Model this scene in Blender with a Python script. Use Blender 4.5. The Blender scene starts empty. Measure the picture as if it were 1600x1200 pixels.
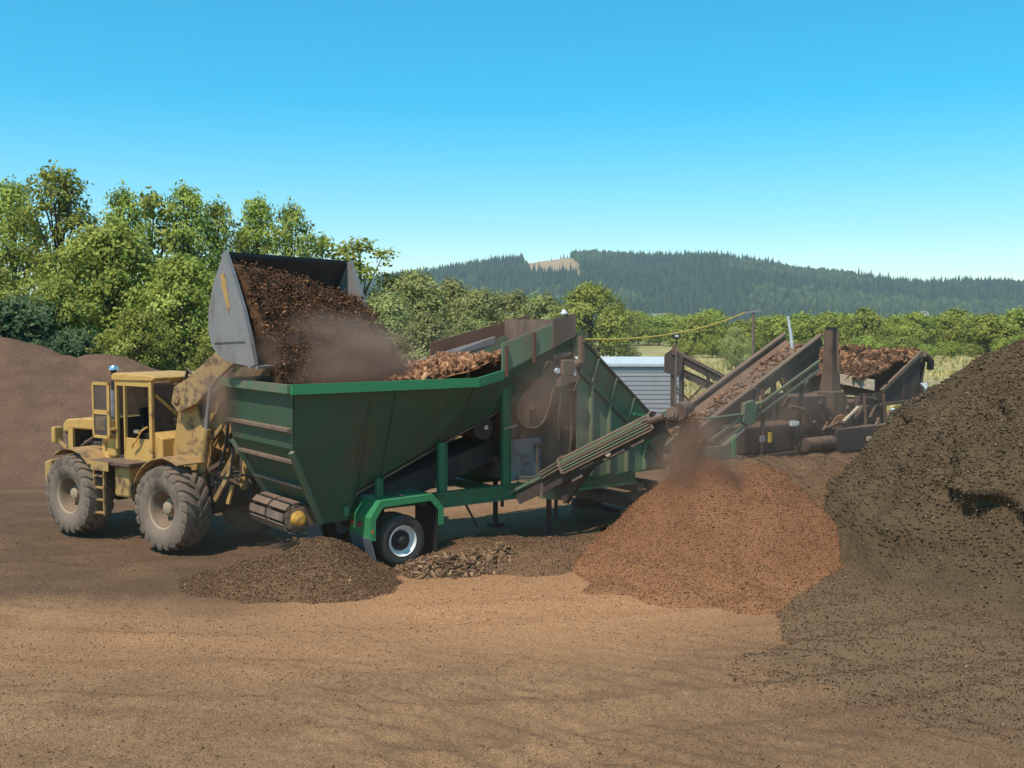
import bpy, math, random
import numpy as np
from mathutils import Vector, Matrix

random.seed(7)
RNG = np.random.RandomState(11)
R = math.radians
PI = math.pi
scene = bpy.context.scene
col = scene.collection

# ------------------------------------------------------------------ camera
CAM_H = 4.7
PITCH = math.atan(90.0 / 1600.0)
cam_d = bpy.data.cameras.new('camera')
cam_d.sensor_width = 36.0
cam_d.lens = 36.0
cam_d.clip_end = 20000.0
cam_d.clip_start = 0.1
cam = bpy.data.objects.new('camera', cam_d)
cam.location = (0, 0, CAM_H)
cam.rotation_euler = (PI / 2 - PITCH, 0, 0)
col.objects.link(cam)
scene.camera = cam

# ------------------------------------------------------------------ sky, sun, exposure
SUN = Vector((-0.27, -0.40, 0.876)).normalized()
SUN_EL = math.asin(SUN.z)
SUN_ROT = math.atan2(SUN.x, SUN.y) % (2 * PI)
world = bpy.data.worlds.new('World')
scene.world = world
world.use_nodes = True
wn = world.node_tree
wn.nodes.clear()
w_out = wn.nodes.new('ShaderNodeOutputWorld')
w_bg = wn.nodes.new('ShaderNodeBackground')
w_sky = wn.nodes.new('ShaderNodeTexSky')
w_sky.sky_type = 'NISHITA'
w_sky.sun_disc = False
w_sky.sun_elevation = SUN_EL
w_sky.sun_rotation = SUN_ROT
w_sky.altitude = 0.0
w_sky.air_density = 1.0
w_sky.dust_density = 0.0
w_sky.ozone_density = 2.0
w_hsv = wn.nodes.new('ShaderNodeHueSaturation')
w_hsv.inputs['Hue'].default_value = 0.474
w_hsv.inputs['Saturation'].default_value = 1.72
w_hsv.inputs['Value'].default_value = 1.03
w_bg.inputs['Strength'].default_value = 0.122
wn.links.new(w_sky.outputs[0], w_hsv.inputs['Color'])
wn.links.new(w_hsv.outputs[0], w_bg.inputs['Color'])
wn.links.new(w_bg.outputs[0], w_out.inputs['Surface'])

sun_d = bpy.data.lights.new('sun', 'SUN')
sun_d.energy = 3.2
sun_d.angle = R(0.53)
sun_d.color = (1.0, 0.94, 0.84)
sun_o = bpy.data.objects.new('sun', sun_d)
sun_o.rotation_euler = SUN.to_track_quat('Z', 'Y').to_euler()
sun_o.location = (-20, -30, 60)
col.objects.link(sun_o)

vs = scene.view_settings
vs.view_transform = 'Standard'
vs.look = 'None'
vs.exposure = 0.52
vs.gamma = 1.0
vs.use_curve_mapping = False

cy = scene.cycles
cy.use_denoising = True
cy.max_bounces = 6
cy.diffuse_bounces = 4
cy.glossy_bounces = 2
cy.transmission_bounces = 4
cy.transparent_max_bounces = 6
cy.volume_bounces = 1
cy.caustics_reflective = False
cy.caustics_refractive = False
cy.sample_clamp_indirect = 4.0
cy.volume_step_rate = 2.0
cy.volume_max_steps = 96


# ------------------------------------------------------------------ pixel helpers (a pixel is only a direction)
def ray(u, v):
    x = (u - 800.0) / 1600.0
    y = (600.0 - v) / 1600.0
    c, s = math.cos(PITCH), math.sin(PITCH)
    return Vector((x, c + y * s, -s + y * c))


def at(u, v, Y):
    r = ray(u, v)
    return Vector((0, 0, CAM_H)) + r * (Y / r.y)


# ------------------------------------------------------------------ numpy noise
_lat = {}


def vnoise(x, y, seed=0):
    if seed not in _lat:
        _lat[seed] = np.random.RandomState(seed + 100).rand(256, 256)
    L = _lat[seed]
    ix = np.floor(x).astype(np.int64)
    iy = np.floor(y).astype(np.int64)
    fx = x - ix
    fy = y - iy
    fx = fx * fx * fx * (fx * (fx * 6 - 15) + 10)
    fy = fy * fy * fy * (fy * (fy * 6 - 15) + 10)
    a = L[ix & 255, iy & 255]
    b = L[(ix + 1) & 255, iy & 255]
    c = L[ix & 255, (iy + 1) & 255]
    d = L[(ix + 1) & 255, (iy + 1) & 255]
    return (a * (1 - fx) + b * fx) * (1 - fy) + (c * (1 - fx) + d * fx) * fy


def fbm(x, y, octaves=4, seed=0, gain=0.5):
    r = np.zeros_like(x, dtype=float)
    amp, tot = 1.0, 0.0
    for o in range(octaves):
        k = 2.03 ** o
        r += amp * (vnoise(x * k + 17.3 * o, y * k - 9.1 * o, seed + o) - 0.5)
        tot += amp
        amp *= gain
    return r / tot * 2.0


def sstep(a, b, x):
    t = np.clip((x - a) / (b - a), 0, 1)
    return t * t * (3 - 2 * t)


# ------------------------------------------------------------------ materials
def rgb(c):
    return (c[0], c[1], c[2], 1.0)


class NT:
    def __init__(self, name):
        self.m = bpy.data.materials.new(name)
        self.m.use_nodes = True
        self.t = self.m.node_tree
        self.t.nodes.clear()
        self.out = self.n('ShaderNodeOutputMaterial')

    def n(self, typ, **kw):
        nd = self.t.nodes.new(typ)
        for k, v in kw.items():
            setattr(nd, k, v)
        return nd

    def l(self, a, b):
        self.t.links.new(a, b)

    def noise(self, vec, scale, detail=4.0, rough=0.55, dist=0.0):
        nd = self.n('ShaderNodeTexNoise')
        nd.inputs['Scale'].default_value = scale
        nd.inputs['Detail'].default_value = detail
        nd.inputs['Roughness'].default_value = rough
        nd.inputs['Distortion'].default_value = dist
        if vec is not None:
            self.l(vec, nd.inputs['Vector'])
        return nd.outputs['Fac']

    def mapr(self, val, a, b, c=0.0, d=1.0):
        nd = self.n('ShaderNodeMapRange')
        nd.interpolation_type = 'SMOOTHSTEP'
        nd.inputs['From Min'].default_value = a
        nd.inputs['From Max'].default_value = b
        nd.inputs['To Min'].default_value = c
        nd.inputs['To Max'].default_value = d
        self.l(val, nd.inputs['Value'])
        return nd.outputs[0]

    def mix(self, fac, a, b, blend='MIX'):
        nd = self.n('ShaderNodeMix')
        nd.data_type = 'RGBA'
        nd.blend_type = blend
        for sock, val in ((nd.inputs[0], fac), (nd.inputs[6], a), (nd.inputs[7], b)):
            if isinstance(val, (int, float)):
                sock.default_value = val
            elif isinstance(val, tuple):
                sock.default_value = rgb(val)
            else:
                self.l(val, sock)
        return nd.outputs[2]

    def math(self, op, a, b=0.0):
        nd = self.n('ShaderNodeMath')
        nd.operation = op
        for sock, val in ((nd.inputs[0], a), (nd.inputs[1], b)):
            if isinstance(val, (int, float)):
                sock.default_value = val
            else:
                self.l(val, sock)
        return nd.outputs[0]

    def bump(self, h, strength, dist=0.02):
        nd = self.n('ShaderNodeBump')
        nd.inputs['Strength'].default_value = strength
        nd.inputs['Distance'].default_value = dist
        self.l(h, nd.inputs['Height'])
        return nd.outputs[0]

    def attr(self, name):
        nd = self.n('ShaderNodeAttribute')
        nd.attribute_name = name
        return nd

    def bsdf(self, color, rough=0.7, metal=0.0, normal=None, spec=0.5):
        b = self.n('ShaderNodeBsdfPrincipled')
        if isinstance(color, tuple):
            b.inputs['Base Color'].default_value = rgb(color)
        else:
            self.l(color, b.inputs['Base Color'])
        if isinstance(rough, (int, float)):
            b.inputs['Roughness'].default_value = rough
        else:
            self.l(rough, b.inputs['Roughness'])
        b.inputs['Metallic'].default_value = metal
        b.inputs['Specular IOR Level'].default_value = spec
        if normal is not None:
            self.l(normal, b.inputs['Normal'])
        return b

    def sat(self, c, s, v=1.0):
        c = self.mix(1.0, c, (1.0, .935, .85), 'MULTIPLY')
        nd = self.n('ShaderNodeHueSaturation')
        nd.inputs['Saturation'].default_value = s
        nd.inputs['Value'].default_value = v
        self.l(c, nd.inputs['Color'])
        return nd.outputs[0]

    def sat_v(self, c, v):
        nd = self.n('ShaderNodeHueSaturation')
        self.l(v, nd.inputs['Value'])
        self.l(c, nd.inputs['Color'])
        return nd.outputs[0]

    def done(self, b):
        self.l(b.outputs[0], self.out.inputs['Surface'])
        return self.m


DUST = (0.21, 0.125, 0.075)


def painted(name, c, rough=0.55, var=0.18, dirt=None, dirt_lo=0.5, dirt_hi=0.7, dirt_scale=1.6,
            dust=0.6, metal=0.0, bump=0.15, film=0.0, spec=0.4, stretch=0.25):
    """Paint or metal with worn patches, streaks running down, and dust settled on upward faces."""
    t = NT(name)
    co = t.n('ShaderNodeTexCoord').outputs['Object']
    mp = t.n('ShaderNodeMapping')
    mp.inputs['Scale'].default_value = (1.0, 1.0, stretch)
    t.l(co, mp.inputs['Vector'])
    big = t.noise(co, 1.3, 5, 0.6)
    fine = t.noise(co, 22, 4, 0.7)
    base = t.mix(big, tuple(x * (1 - var) for x in c), tuple(min(1, x * (1 + var)) for x in c))
    base = t.mix(t.mapr(fine, 0.35, 0.75, 0.0, 0.35), base, tuple(x * 0.6 for x in c))
    if dirt:
        st = t.noise(mp.outputs[0], dirt_scale * 2.2, 6, 0.65)
        base = t.mix(t.mapr(st, dirt_lo, dirt_hi), base, dirt)
    if film:
        fn = t.noise(co, 0.9, 4, 0.6)
        base = t.mix(t.mapr(fn, 0.3, 0.7, film * 0.5, film), base, DUST)
    if dust:
        g = t.n('ShaderNodeNewGeometry')
        sep = t.n('ShaderNodeSeparateXYZ')
        t.l(g.outputs['Normal'], sep.inputs[0])
        up = t.mapr(sep.outputs['Z'], 0.15, 0.95, 0.0, dust)
        dn = t.noise(co, 5.0, 4, 0.6)
        base = t.mix(t.math('MULTIPLY', up, t.mapr(dn, 0.25, 0.6)), base, DUST)
    nr = t.bump(t.noise(co, 16, 5, 0.6), bump, 0.02) if bump else None
    rg = t.mapr(fine, 0.3, 0.7, max(0.1, rough - 0.12), min(1, rough + 0.15))
    return t.done(t.bsdf(base, rg, metal, nr, spec))


def plain(name, c, rough=0.6, metal=0.0, var=0.15, scale=9, bump=0.0):
    t = NT(name)
    co = t.n('ShaderNodeTexCoord').outputs['Object']
    nz = t.noise(co, scale, 5, 0.6)
    base = t.mix(t.mapr(nz, 0.3, 0.7), tuple(x * (1 - var) for x in c), tuple(min(1, x * (1 + var)) for x in c))
    nr = t.bump(nz, bump, 0.02) if bump else None
    return t.done(t.bsdf(base, rough, metal, nr, 0.3))


def tinted(name, cols, rough=0.9, spec=0.1):
    """colour chosen by the per-piece 'tint' attribute (0..1)."""
    t = NT(name)
    a = t.attr('tint')
    rp = t.n('ShaderNodeValToRGB')
    els = rp.color_ramp.elements
    while len(els) < len(cols):
        els.new(0.5)
    for i, cc in enumerate(cols):
        els[i].position = i / (len(cols) - 1)
        els[i].color = rgb(cc)
    t.l(a.outputs['Fac'], rp.inputs[0])
    return t.done(t.bsdf(t.sat(rp.outputs[0], 1.03, 1.12), rough, 0.0, None, spec))


MAT = {}
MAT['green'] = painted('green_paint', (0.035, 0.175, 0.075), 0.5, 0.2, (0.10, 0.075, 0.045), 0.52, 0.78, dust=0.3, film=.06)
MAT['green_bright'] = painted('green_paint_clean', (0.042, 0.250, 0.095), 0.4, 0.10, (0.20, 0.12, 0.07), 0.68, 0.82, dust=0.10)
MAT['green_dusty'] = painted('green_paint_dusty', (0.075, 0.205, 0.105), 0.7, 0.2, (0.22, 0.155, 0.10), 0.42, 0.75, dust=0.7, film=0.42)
MAT['green_side'] = painted('green_paint_hopper', (0.028, 0.090, 0.046), 0.55, 0.25, (0.085, 0.066, 0.038), 0.46, 0.78, dirt_scale=0.6, dust=0.6, film=0.15)  # base green darkened to hold the shade on the hopper sheets
MAT['steel_dust'] = painted('dusty_steel', (0.17, 0.108, 0.074), 0.8, 0.3, (0.26, 0.16, 0.105), 0.4, 0.7, dust=0.9)
MAT['rust'] = painted('rusty_steel', (0.155, 0.088, 0.056), 0.85, 0.35, (0.06, 0.036, 0.026), 0.45, 0.7, dust=0.85, bump=0.35)
MAT['rust_dark'] = painted('dark_rusty_steel', (0.070, 0.047, 0.036), 0.85, 0.35, (0.11, 0.07, 0.045), 0.5, 0.75, dust=0.8, bump=0.3)
MAT['rust_red'] = painted('red_rust_board', (0.20, 0.088, 0.05), 0.9, 0.2, (0.13, 0.06, 0.035), 0.45, 0.7, dust=0.3)
MAT['green_screen'] = painted('green_paint_screen', (0.14, 0.32, 0.175), 0.75, 0.2, (0.26, 0.185, 0.12), 0.40, 0.75, dust=0.7, film=0.5)  # light put into this paler green, since little sun reaches the screen walls
MAT['grey_steel'] = painted('grey_worn_steel', (0.30, 0.27, 0.25), 0.55, 0.15, (0.18, 0.13, 0.09), 0.5, 0.75, dust=0.3, metal=0.2)
MAT['dark_steel'] = painted('dark_steel', (0.030, 0.026, 0.024), 0.6, 0.3, (0.09, 0.06, 0.042), 0.55, 0.8, dust=0.7)
MAT['bucket_in'] = painted('bucket_inside_shaded', (0.055, 0.045, 0.042), 0.5, 0.2, (0.09, 0.06, 0.045), 0.5, 0.8, dust=0.5, metal=0.3)  # shaded copy of the bucket steel, its inner darkness put into the colour
MAT['yellow'] = painted('faded_yellow_paint', (0.72, 0.405, 0.105), 0.55, 0.16, (0.20, 0.11, 0.055), 0.56, 0.72, dust=0.25, film=.14, stretch=.7, bump=0.1)
MAT['yellow_dirty'] = painted('dirty_yellow_paint', (0.58, 0.335, 0.105), 0.7, 0.25, (0.12, 0.07, 0.042), 0.48, 0.66, dust=0.5, bump=0.25, film=.18, stretch=.8)
MAT['yellow_mud'] = painted('mud_caked_yellow', (0.50, 0.30, 0.115), 0.85, 0.3, (0.10, 0.06, 0.04), 0.44, 0.66, dirt_scale=2.2, dust=0.6, bump=0.4, film=.25, stretch=.9)
MAT['yellow_hub'] = painted('yellow_hub', (0.65, 0.33, 0.05), 0.5, 0.2, (0.2, 0.11, 0.05), 0.55, 0.7, dust=0.3)
MAT['tyre'] = painted('dusty_tyre', (0.275, 0.195, 0.140), 0.95, 0.2, (0.13, 0.095, 0.072), 0.45, 0.7, dust=0.5, bump=0.25, spec=0.1)
MAT['tyre_lug'] = painted('worn_tyre_lug', (0.215, 0.155, 0.115), 0.92, 0.2, (0.10, 0.08, 0.064), 0.45, 0.7, dust=0.5, bump=0.25, spec=0.1)
MAT['tyre_black'] = painted('black_tyre', (0.062, 0.053, 0.047), 0.85, 0.2, (0.13, 0.095, 0.07), 0.5, 0.75, dust=0.5, bump=0.2, spec=0.2)
MAT['rim_ring'] = painted('worn_rim_ring', (0.44, 0.31, 0.20), 0.7, 0.2, (0.22, 0.145, 0.09), 0.5, 0.7, dust=0.3)
MAT['rim'] = painted('dusty_shaded_rim', (0.23, 0.145, 0.085), 0.75, 0.2, (0.11, 0.075, 0.052), 0.5, 0.7, dust=0.4)  # recess shade put into the darker colour of the wheel centres
MAT['rim_white'] = plain('white_wheel_rim', (0.72, 0.69, 0.65), 0.45, 0.0, 0.06)
MAT['black'] = plain('black_rubber', (0.022, 0.020, 0.019), 0.7)
MAT['hose'] = plain('dusty_hose', (0.17, 0.125, 0.085), 0.8)
MAT['muffler'] = plain('grey_muffler', (0.42, 0.40, 0.45), 0.4, 0.5)
MAT['chrome'] = plain('bright_metal', (0.8, 0.8, 0.8), 0.25, 0.9, 0.05)
MAT['red_lens'] = plain('red_lens', (0.45, 0.035, 0.025), 0.3)
MAT['orange_lens'] = plain('orange_lens', (0.55, 0.14, 0.03), 0.3)
MAT['white'] = plain('white_paint', (0.74, 0.73, 0.70), 0.5, 0.0, 0.06)
MAT['wood_pale'] = plain('pale_wood', (0.55, 0.42, 0.28), 0.8, 0.0, 0.2)
MAT['belt'] = painted('bark_strewn_belt', (0.16, 0.088, 0.055), 0.9, 0.3, (0.22, 0.125, 0.075), 0.4, 0.65, dust=0.5, bump=0.4)
MAT['cable'] = plain('yellow_cable', (0.72, 0.46, 0.05), 0.5)
MAT['pole'] = plain('weathered_pole', (0.20, 0.14, 0.10), 0.9)
MAT['siding'] = painted('pale_grey_siding', (0.36, 0.34, 0.335), 0.6, 0.08, (0.26, 0.21, 0.18), 0.55, 0.8, dust=0.3)
MAT['roofmetal'] = plain('pale_roof', (0.60, 0.61, 0.60), 0.7)
MAT['flap'] = painted('worn_mudflap', (0.16, 0.17, 0.19), 0.6, 0.15, (0.12, 0.08, 0.06), 0.5, 0.8, dust=0.3)
MAT['bark'] = tinted('bark_chunks', [(0.040, 0.024, 0.017), (0.075, 0.041, 0.027), (0.115, 0.060, 0.037), (0.19, 0.098, 0.056), (0.38, 0.20, 0.11)])
MAT['bark_red'] = tinted('red_bark_chunks', [(0.10, 0.050, 0.031), (0.165, 0.082, 0.048), (0.235, 0.120, 0.069), (0.32, 0.168, 0.097), (0.50, 0.29, 0.17)])
MAT['bark_brown'] = tinted('brown_bark_chips', [(0.065, 0.041, 0.028), (0.105, 0.065, 0.042), (0.150, 0.093, 0.059), (0.21, 0.13, 0.08), (0.38, 0.255, 0.16)])
MAT['bark_dark'] = tinted('dark_compost_crumbs', [(0.075, 0.053, 0.035), (0.100, 0.071, 0.046), (0.125, 0.088, 0.056), (0.155, 0.108, 0.069), (0.26, 0.185, 0.12)])


def glass_mat():
    t = NT('dusty_glass')
    co = t.n('ShaderNodeTexCoord').outputs['Object']
    tr = t.n('ShaderNodeBsdfTransparent')
    tr.inputs[0].default_value = (0.72, 0.74, 0.72, 1)
    b = t.bsdf((0.17, 0.13, 0.11), 0.25)
    mx = t.n('ShaderNodeMixShader')
    t.l(t.mapr(t.noise(co, 3.0, 4), 0.3, 0.7, 0.30, 0.55), mx.inputs[0])
    t.l(tr.outputs[0], mx.inputs[1])
    t.l(b.outputs[0], mx.inputs[2])
    t.l(mx.outputs[0], t.out.inputs['Surface'])
    return t.m


MAT['glass'] = glass_mat()


# ------------------------------------------------------------------ mesh builder
class MB:
    def __init__(self):
        self.V = []
        self.F = []

    def add(self, vs_, fs_):
        o = len(self.V)
        self.V += [tuple(v) for v in vs_]
        self.F += [tuple(i + o for i in f) for f in fs_]
        return self

    def hexa(self, p):
        """8 corners: bottom four counter-clockwise, then top four"""
        return self.add(p, [(3, 2, 1, 0), (4, 5, 6, 7), (0, 1, 5, 4), (1, 2, 6, 5), (2, 3, 7, 6), (3, 0, 4, 7)])

    def box(self, x0, x1, y0, y1, z0, z1):
        return self.hexa([(x0, y0, z0), (x1, y0, z0), (x1, y1, z0), (x0, y1, z0),
                          (x0, y0, z1), (x1, y0, z1), (x1, y1, z1), (x0, y1, z1)])

    def beam(self, p, q, w, h, up=(0, 0, 1)):
        """bar from p to q, w across, h along 'up'"""
        p, q, up = Vector(p), Vector(q), Vector(up)
        d = (q - p).normalized()
        sd = d.cross(up)
        if sd.length < 1e-4:
            sd = d.cross(Vector((0, 1, 0)))
        sd.normalize()
        u2 = sd.cross(d).normalized()
        a, b = sd * (w / 2), u2 * (h / 2)
        return self.hexa([p - a - b, q - a - b, q + a - b, p + a - b, p - a + b, q - a + b, q + a + b, p + a + b])

    def prism(self, poly, thick):
        """closed polygon (list of 3D points) extruded along the vector 'thick'"""
        n = len(poly)
        t = Vector(thick)
        a = [Vector(p) for p in poly]
        vs_ = a + [p + t for p in a]
        fs_ = [tuple(reversed(range(n))), tuple(range(n, 2 * n))]
        fs_ += [(i, (i + 1) % n, n + (i + 1) % n, n + i) for i in range(n)]
        return self.add(vs_, fs_)

    def sheet(self, rows, thick):
        """grid of points given thickness along 'thick'"""
        t = Vector(thick)
        nr, nc = len(rows), len(rows[0])
        top = [Vector(p) for r in rows for p in r]
        vs_ = top + [p + t for p in top]
        N = nr * nc
        fs_ = []
        for i in range(nr - 1):
            for j in range(nc - 1):
                a, b, c, d = i * nc + j, i * nc + j + 1, (i + 1) * nc + j + 1, (i + 1) * nc + j
                fs_.append((a, b, c, d))
                fs_.append((d + N, c + N, b + N, a + N))
        ring = [j for j in range(nc)] + [i * nc + nc - 1 for i in range(1, nr)] + \
               [(nr - 1) * nc + j for j in range(nc - 2, -1, -1)] + [i * nc for i in range(nr - 2, 0, -1)]
        for k in range(len(ring)):
            a, b = ring[k], ring[(k + 1) % len(ring)]
            fs_.append((b, a, a + N, b + N))
        return self.add(vs_, fs_)

    def tube(self, pts, r, seg=8, r1=None, cap=True):
        pts = [Vector(p) for p in pts]
        n = len(pts)
        base = len(self.V)
        prev = None
        for i, p in enumerate(pts):
            d = (pts[min(i + 1, n - 1)] - pts[max(i - 1, 0)]).normalized()
            if prev is None:
                a = d.orthogonal().normalized()
            else:
                a = (prev - d * prev.dot(d)).normalized()
            prev = a
            b = d.cross(a)
            rr = r if r1 is None else r + (r1 - r) * i / max(1, n - 1)
            for k in range(seg):
                t = 2 * PI * k / seg
                self.V.append(tuple(p + a * (rr * math.cos(t)) + b * (rr * math.sin(t))))
        for i in range(n - 1):
            for k in range(seg):
                a0 = base + i * seg + k
                a1 = base + i * seg + (k + 1) % seg
                self.F.append((a0, a1, a1 + seg, a0 + seg))
        if cap:
            self.F.append(tuple(base + k for k in reversed(range(seg))))
            self.F.append(tuple(base + (n - 1) * seg + k for k in range(seg)))
        return self

    def lathe(self, prof, c, axis, seg=32, closed=False):
        """profile [(radius, along axis)] spun about 'axis' through c"""
        c, ax = Vector(c), Vector(axis).normalized()
        a = ax.orthogonal().normalized()
        b = ax.cross(a)
        base = len(self.V)
        n = len(prof)
        for k in range(seg):
            t = 2 * PI * k / seg
            dr = a * math.cos(t) + b * math.sin(t)
            for (r, h) in prof:
                self.V.append(tuple(c + dr * r + ax * h))
        m = n if closed else n - 1
        for k in range(seg):
            k2 = (k + 1) % seg
            for i in range(m):
                j = (i + 1) % n
                self.F.append((base + k * n + i, base + k2 * n + i, base + k2 * n + j, base + k * n + j))
        return self

    def build(self, name, mat, parent=None, smooth=False, bevel=0.0):
        me = bpy.data.meshes.new(name)
        me.from_pydata(self.V, [], self.F)
        me.update()
        if smooth:
            me.shade_smooth()
            try:
                me.set_sharp_from_angle(angle=R(40))
            except Exception:
                pass
        me.materials.append(MAT[mat] if isinstance(mat, str) else mat)
        o = bpy.data.objects.new(name, me)
        col.objects.link(o)
        if parent is not None:
            o.parent = parent
        if bevel:
            md = o.modifiers.new('bevel', 'BEVEL')
            md.width = bevel
            md.segments = 2
            md.limit_method = 'ANGLE'
        return o


def tag(o, label=None, cat=None, group=None, kind=None):
    if label:
        o['label'] = label
    if cat:
        o['category'] = cat
    if group:
        o['group'] = group
    if kind:
        o['kind'] = kind
    return o


def empty(name, loc, rz=0.0):
    o = bpy.data.objects.new(name, None)
    o.location = loc
    o.rotation_euler = (0, 0, rz)
    o.empty_display_size = 0.3
    col.objects.link(o)
    return o


def copy_tree(o, parent=None):
    c = o.copy()
    col.objects.link(c)
    c.parent = parent
    for ch in list(o.children):
        copy_tree(ch, c)
    return c


def np_mesh(name, V, F, mat, parent=None, attrs=None, smooth=False, fsize=None):
    """V (n,3); F (m,k) faces of one size"""
    me = bpy.data.meshes.new(name)
    V = np.asarray(V, dtype=np.float32)
    F = np.asarray(F, dtype=np.int32)
    k = F.shape[1]
    me.vertices.add(len(V))
    me.vertices.foreach_set('co', V.ravel())
    me.loops.add(F.size)
    me.loops.foreach_set('vertex_index', F.ravel())
    me.polygons.add(len(F))
    me.polygons.foreach_set('loop_start', np.arange(0, F.size, k, dtype=np.int32))
    try:
        me.polygons.foreach_set('loop_total', np.full(len(F), k, dtype=np.int32))
    except Exception:
        pass
    me.update(calc_edges=True)
    for an, av in (attrs or {}).items():
        a = me.attributes.new(an, 'FLOAT', 'POINT')
        a.data.foreach_set('value', np.asarray(av, dtype=np.float32))
    if smooth:
        me.shade_smooth()
    me.materials.append(MAT[mat] if isinstance(mat, str) else mat)
    o = bpy.data.objects.new(name, me)
    col.objects.link(o)
    if parent is not None:
        o.parent = parent
    return o


def rand_rot(n, rng):
    q = rng.normal(size=(n, 4))
    q /= np.linalg.norm(q, axis=1)[:, None]
    w, x, y, z = q.T
    M = np.empty((n, 3, 3))
    M[:, 0, 0] = 1 - 2 * (y * y + z * z); M[:, 0, 1] = 2 * (x * y - z * w); M[:, 0, 2] = 2 * (x * z + y * w)
    M[:, 1, 0] = 2 * (x * y + z * w); M[:, 1, 1] = 1 - 2 * (x * x + z * z); M[:, 1, 2] = 2 * (y * z - x * w)
    M[:, 2, 0] = 2 * (x * z - y * w); M[:, 2, 1] = 2 * (y * z + x * w); M[:, 2, 2] = 1 - 2 * (x * x + y * y)
    return M


def shards(name, P, size, mat, parent=None, seed=1, aspect=(1.0, 0.5, 0.25), tint_pow=1.0, tint=None, boxy=False, flat=0.0):
    """small closed chips: tetrahedra or slabs, at points P with lengths 'size'"""
    rng = np.random.RandomState(seed)
    n = len(P)
    if boxy:
        base = np.array([(-1, -1, -1), (1, -1, -1), (1, 1, -1), (-1, 1, -1), (-1, -1, 1), (1, -1, 1), (1, 1, 1), (-1, 1, 1)], float) * 0.5
        faces = np.array([(3, 2, 1, 0), (4, 5, 6, 7), (0, 1, 5, 4), (1, 2, 6, 5), (2, 3, 7, 6), (3, 0, 4, 7)])
    else:
        base = np.array([(-.5, -.5, -.3), (.5, -.3, .1), (0, .6, -.2), (0.05, 0, .7)], float)
        faces = np.array([(0, 2, 1), (0, 1, 3), (1, 2, 3), (2, 0, 3)])
    k = len(base)
    sh = base[None] * np.array(aspect)[None, None] * (1 + rng.uniform(-.35, .35, (n, k, 3)))
    sh = sh * np.asarray(size)[:, None, None]
    M = rand_rot(n, rng)
    W = np.einsum('nij,nkj->nki', M, sh)
    if flat:
        W[:, :, 2] *= (1 - flat)
    W = W + np.asarray(P)[:, None, :]
    F = (faces[None] + (np.arange(n) * k)[:, None, None]).reshape(-1, faces.shape[1])
    tv = rng.rand(n) ** tint_pow if tint is None else tint
    return np_mesh(name, W.reshape(-1, 3), F, mat, parent, {'tint': np.repeat(tv, k)})


# ------------------------------------------------------------------ frames of reference
D = Vector((0.8, 0.6, 0))            # the trailer's axis, rear to front
TR_O = Vector((-2.79, 20.82, 0))     # axle centre on the ground
TR_A = math.atan2(0.6, 0.8)
LO_H = Vector((0.829, -0.559, 0))    # wheel loader heading
LO_A = math.atan2(-0.559, 0.829)
LO_O = Vector((-7.89, 23.2, 0))

# ================================================================== GROUND
def axis_lines(dense0, dense1, step, far0, far1, grow=1.16):
    mid = list(np.arange(dense0, dense1 + 1e-6, step))
    hi, d = [], step
    x = dense1
    while x < far1:
        d = min(d * grow, 400)
        x += d
        hi.append(x)
    lo, d = [], step
    x = dense0
    while x > far0:
        d = min(d * grow, 400)
        x -= d
        lo.append(x)
    return np.array(list(reversed(lo)) + mid + hi)


def ground_h(x, y):
    h = 0.10 * fbm(x * 0.16, y * 0.16, 3, 3)
    near = sstep(34, 26, y) * sstep(6.0, 9.0, y) * sstep(18, 14, np.abs(x))
    # wheel ruts sweeping across the foreground
    c1 = y - (13.2 + 0.10 * x + 0.012 * (x - 2) ** 2 + 0.35 * fbm(x * 0.25, y * 0.1, 2, 8))
    c2 = y - (11.6 + 0.05 * x + 0.018 * (x + 3) ** 2 + 0.30 * fbm(x * 0.3, y * 0.1, 2, 9))
    c3 = y - (15.6 - 0.05 * x + 0.02 * (x + 6) ** 2 + 0.35 * fbm(x * 0.25, y * 0.1, 2, 12))
    rut = 0
    for c, w, d in ((c1, 0.36, 0.075), (c2, 0.38, 0.07), (c3, 0.35, 0.05), (c1 - 1.5, 0.35, 0.05)):
        rut = rut - d * np.exp(-(c / w) ** 2) + d * 0.8 * np.exp(-((np.abs(c) - w * 1.6) / (w * 0.5)) ** 2)
    patch = 0.25 + 0.75 * sstep(-0.15, 0.35, fbm(x * 0.22 + 5, y * 0.35, 3, 21))
    # cleat ripples left by the tyres, running slightly aslant
    rip = np.sin((x * 0.55 + y * 1.0) * 2 * PI / 0.40 + 4.0 * fbm(x * 0.6, y * 0.6, 3, 30)) + 1.2 * fbm(x * 1.8 + y * 1.2, y * 5.0, 3, 36)
    ripm = (0.25 + 0.75 * sstep(-0.15, 0.35, fbm(x * 0.25 + 31, y * 0.4, 3, 33))) * sstep(16.5, 13.0, y) * sstep(-6.5, -1.0, x + 1.5 * fbm(x * .2, y * .2, 2, 35))
    h = h + near * (rut * patch * sstep(19, 16, y) + 0.024 * rip * ripm)
    h = h + near * (0.024 * fbm(x * 1.3, y * 1.3, 4, 40) + 0.020 * fbm(x * 5, y * 5, 4, 44, .65) * (.5 + .5 * patch))
    # rougher, churned strip near the machines on the left
    ch = sstep(-1.5, -4.5, x) * sstep(18.5, 20.5, y) * sstep(30, 26, y)
    h = h + ch * 0.05 * fbm(x * 0.9, y * 2.0, 4, 50)
    return h


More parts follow.
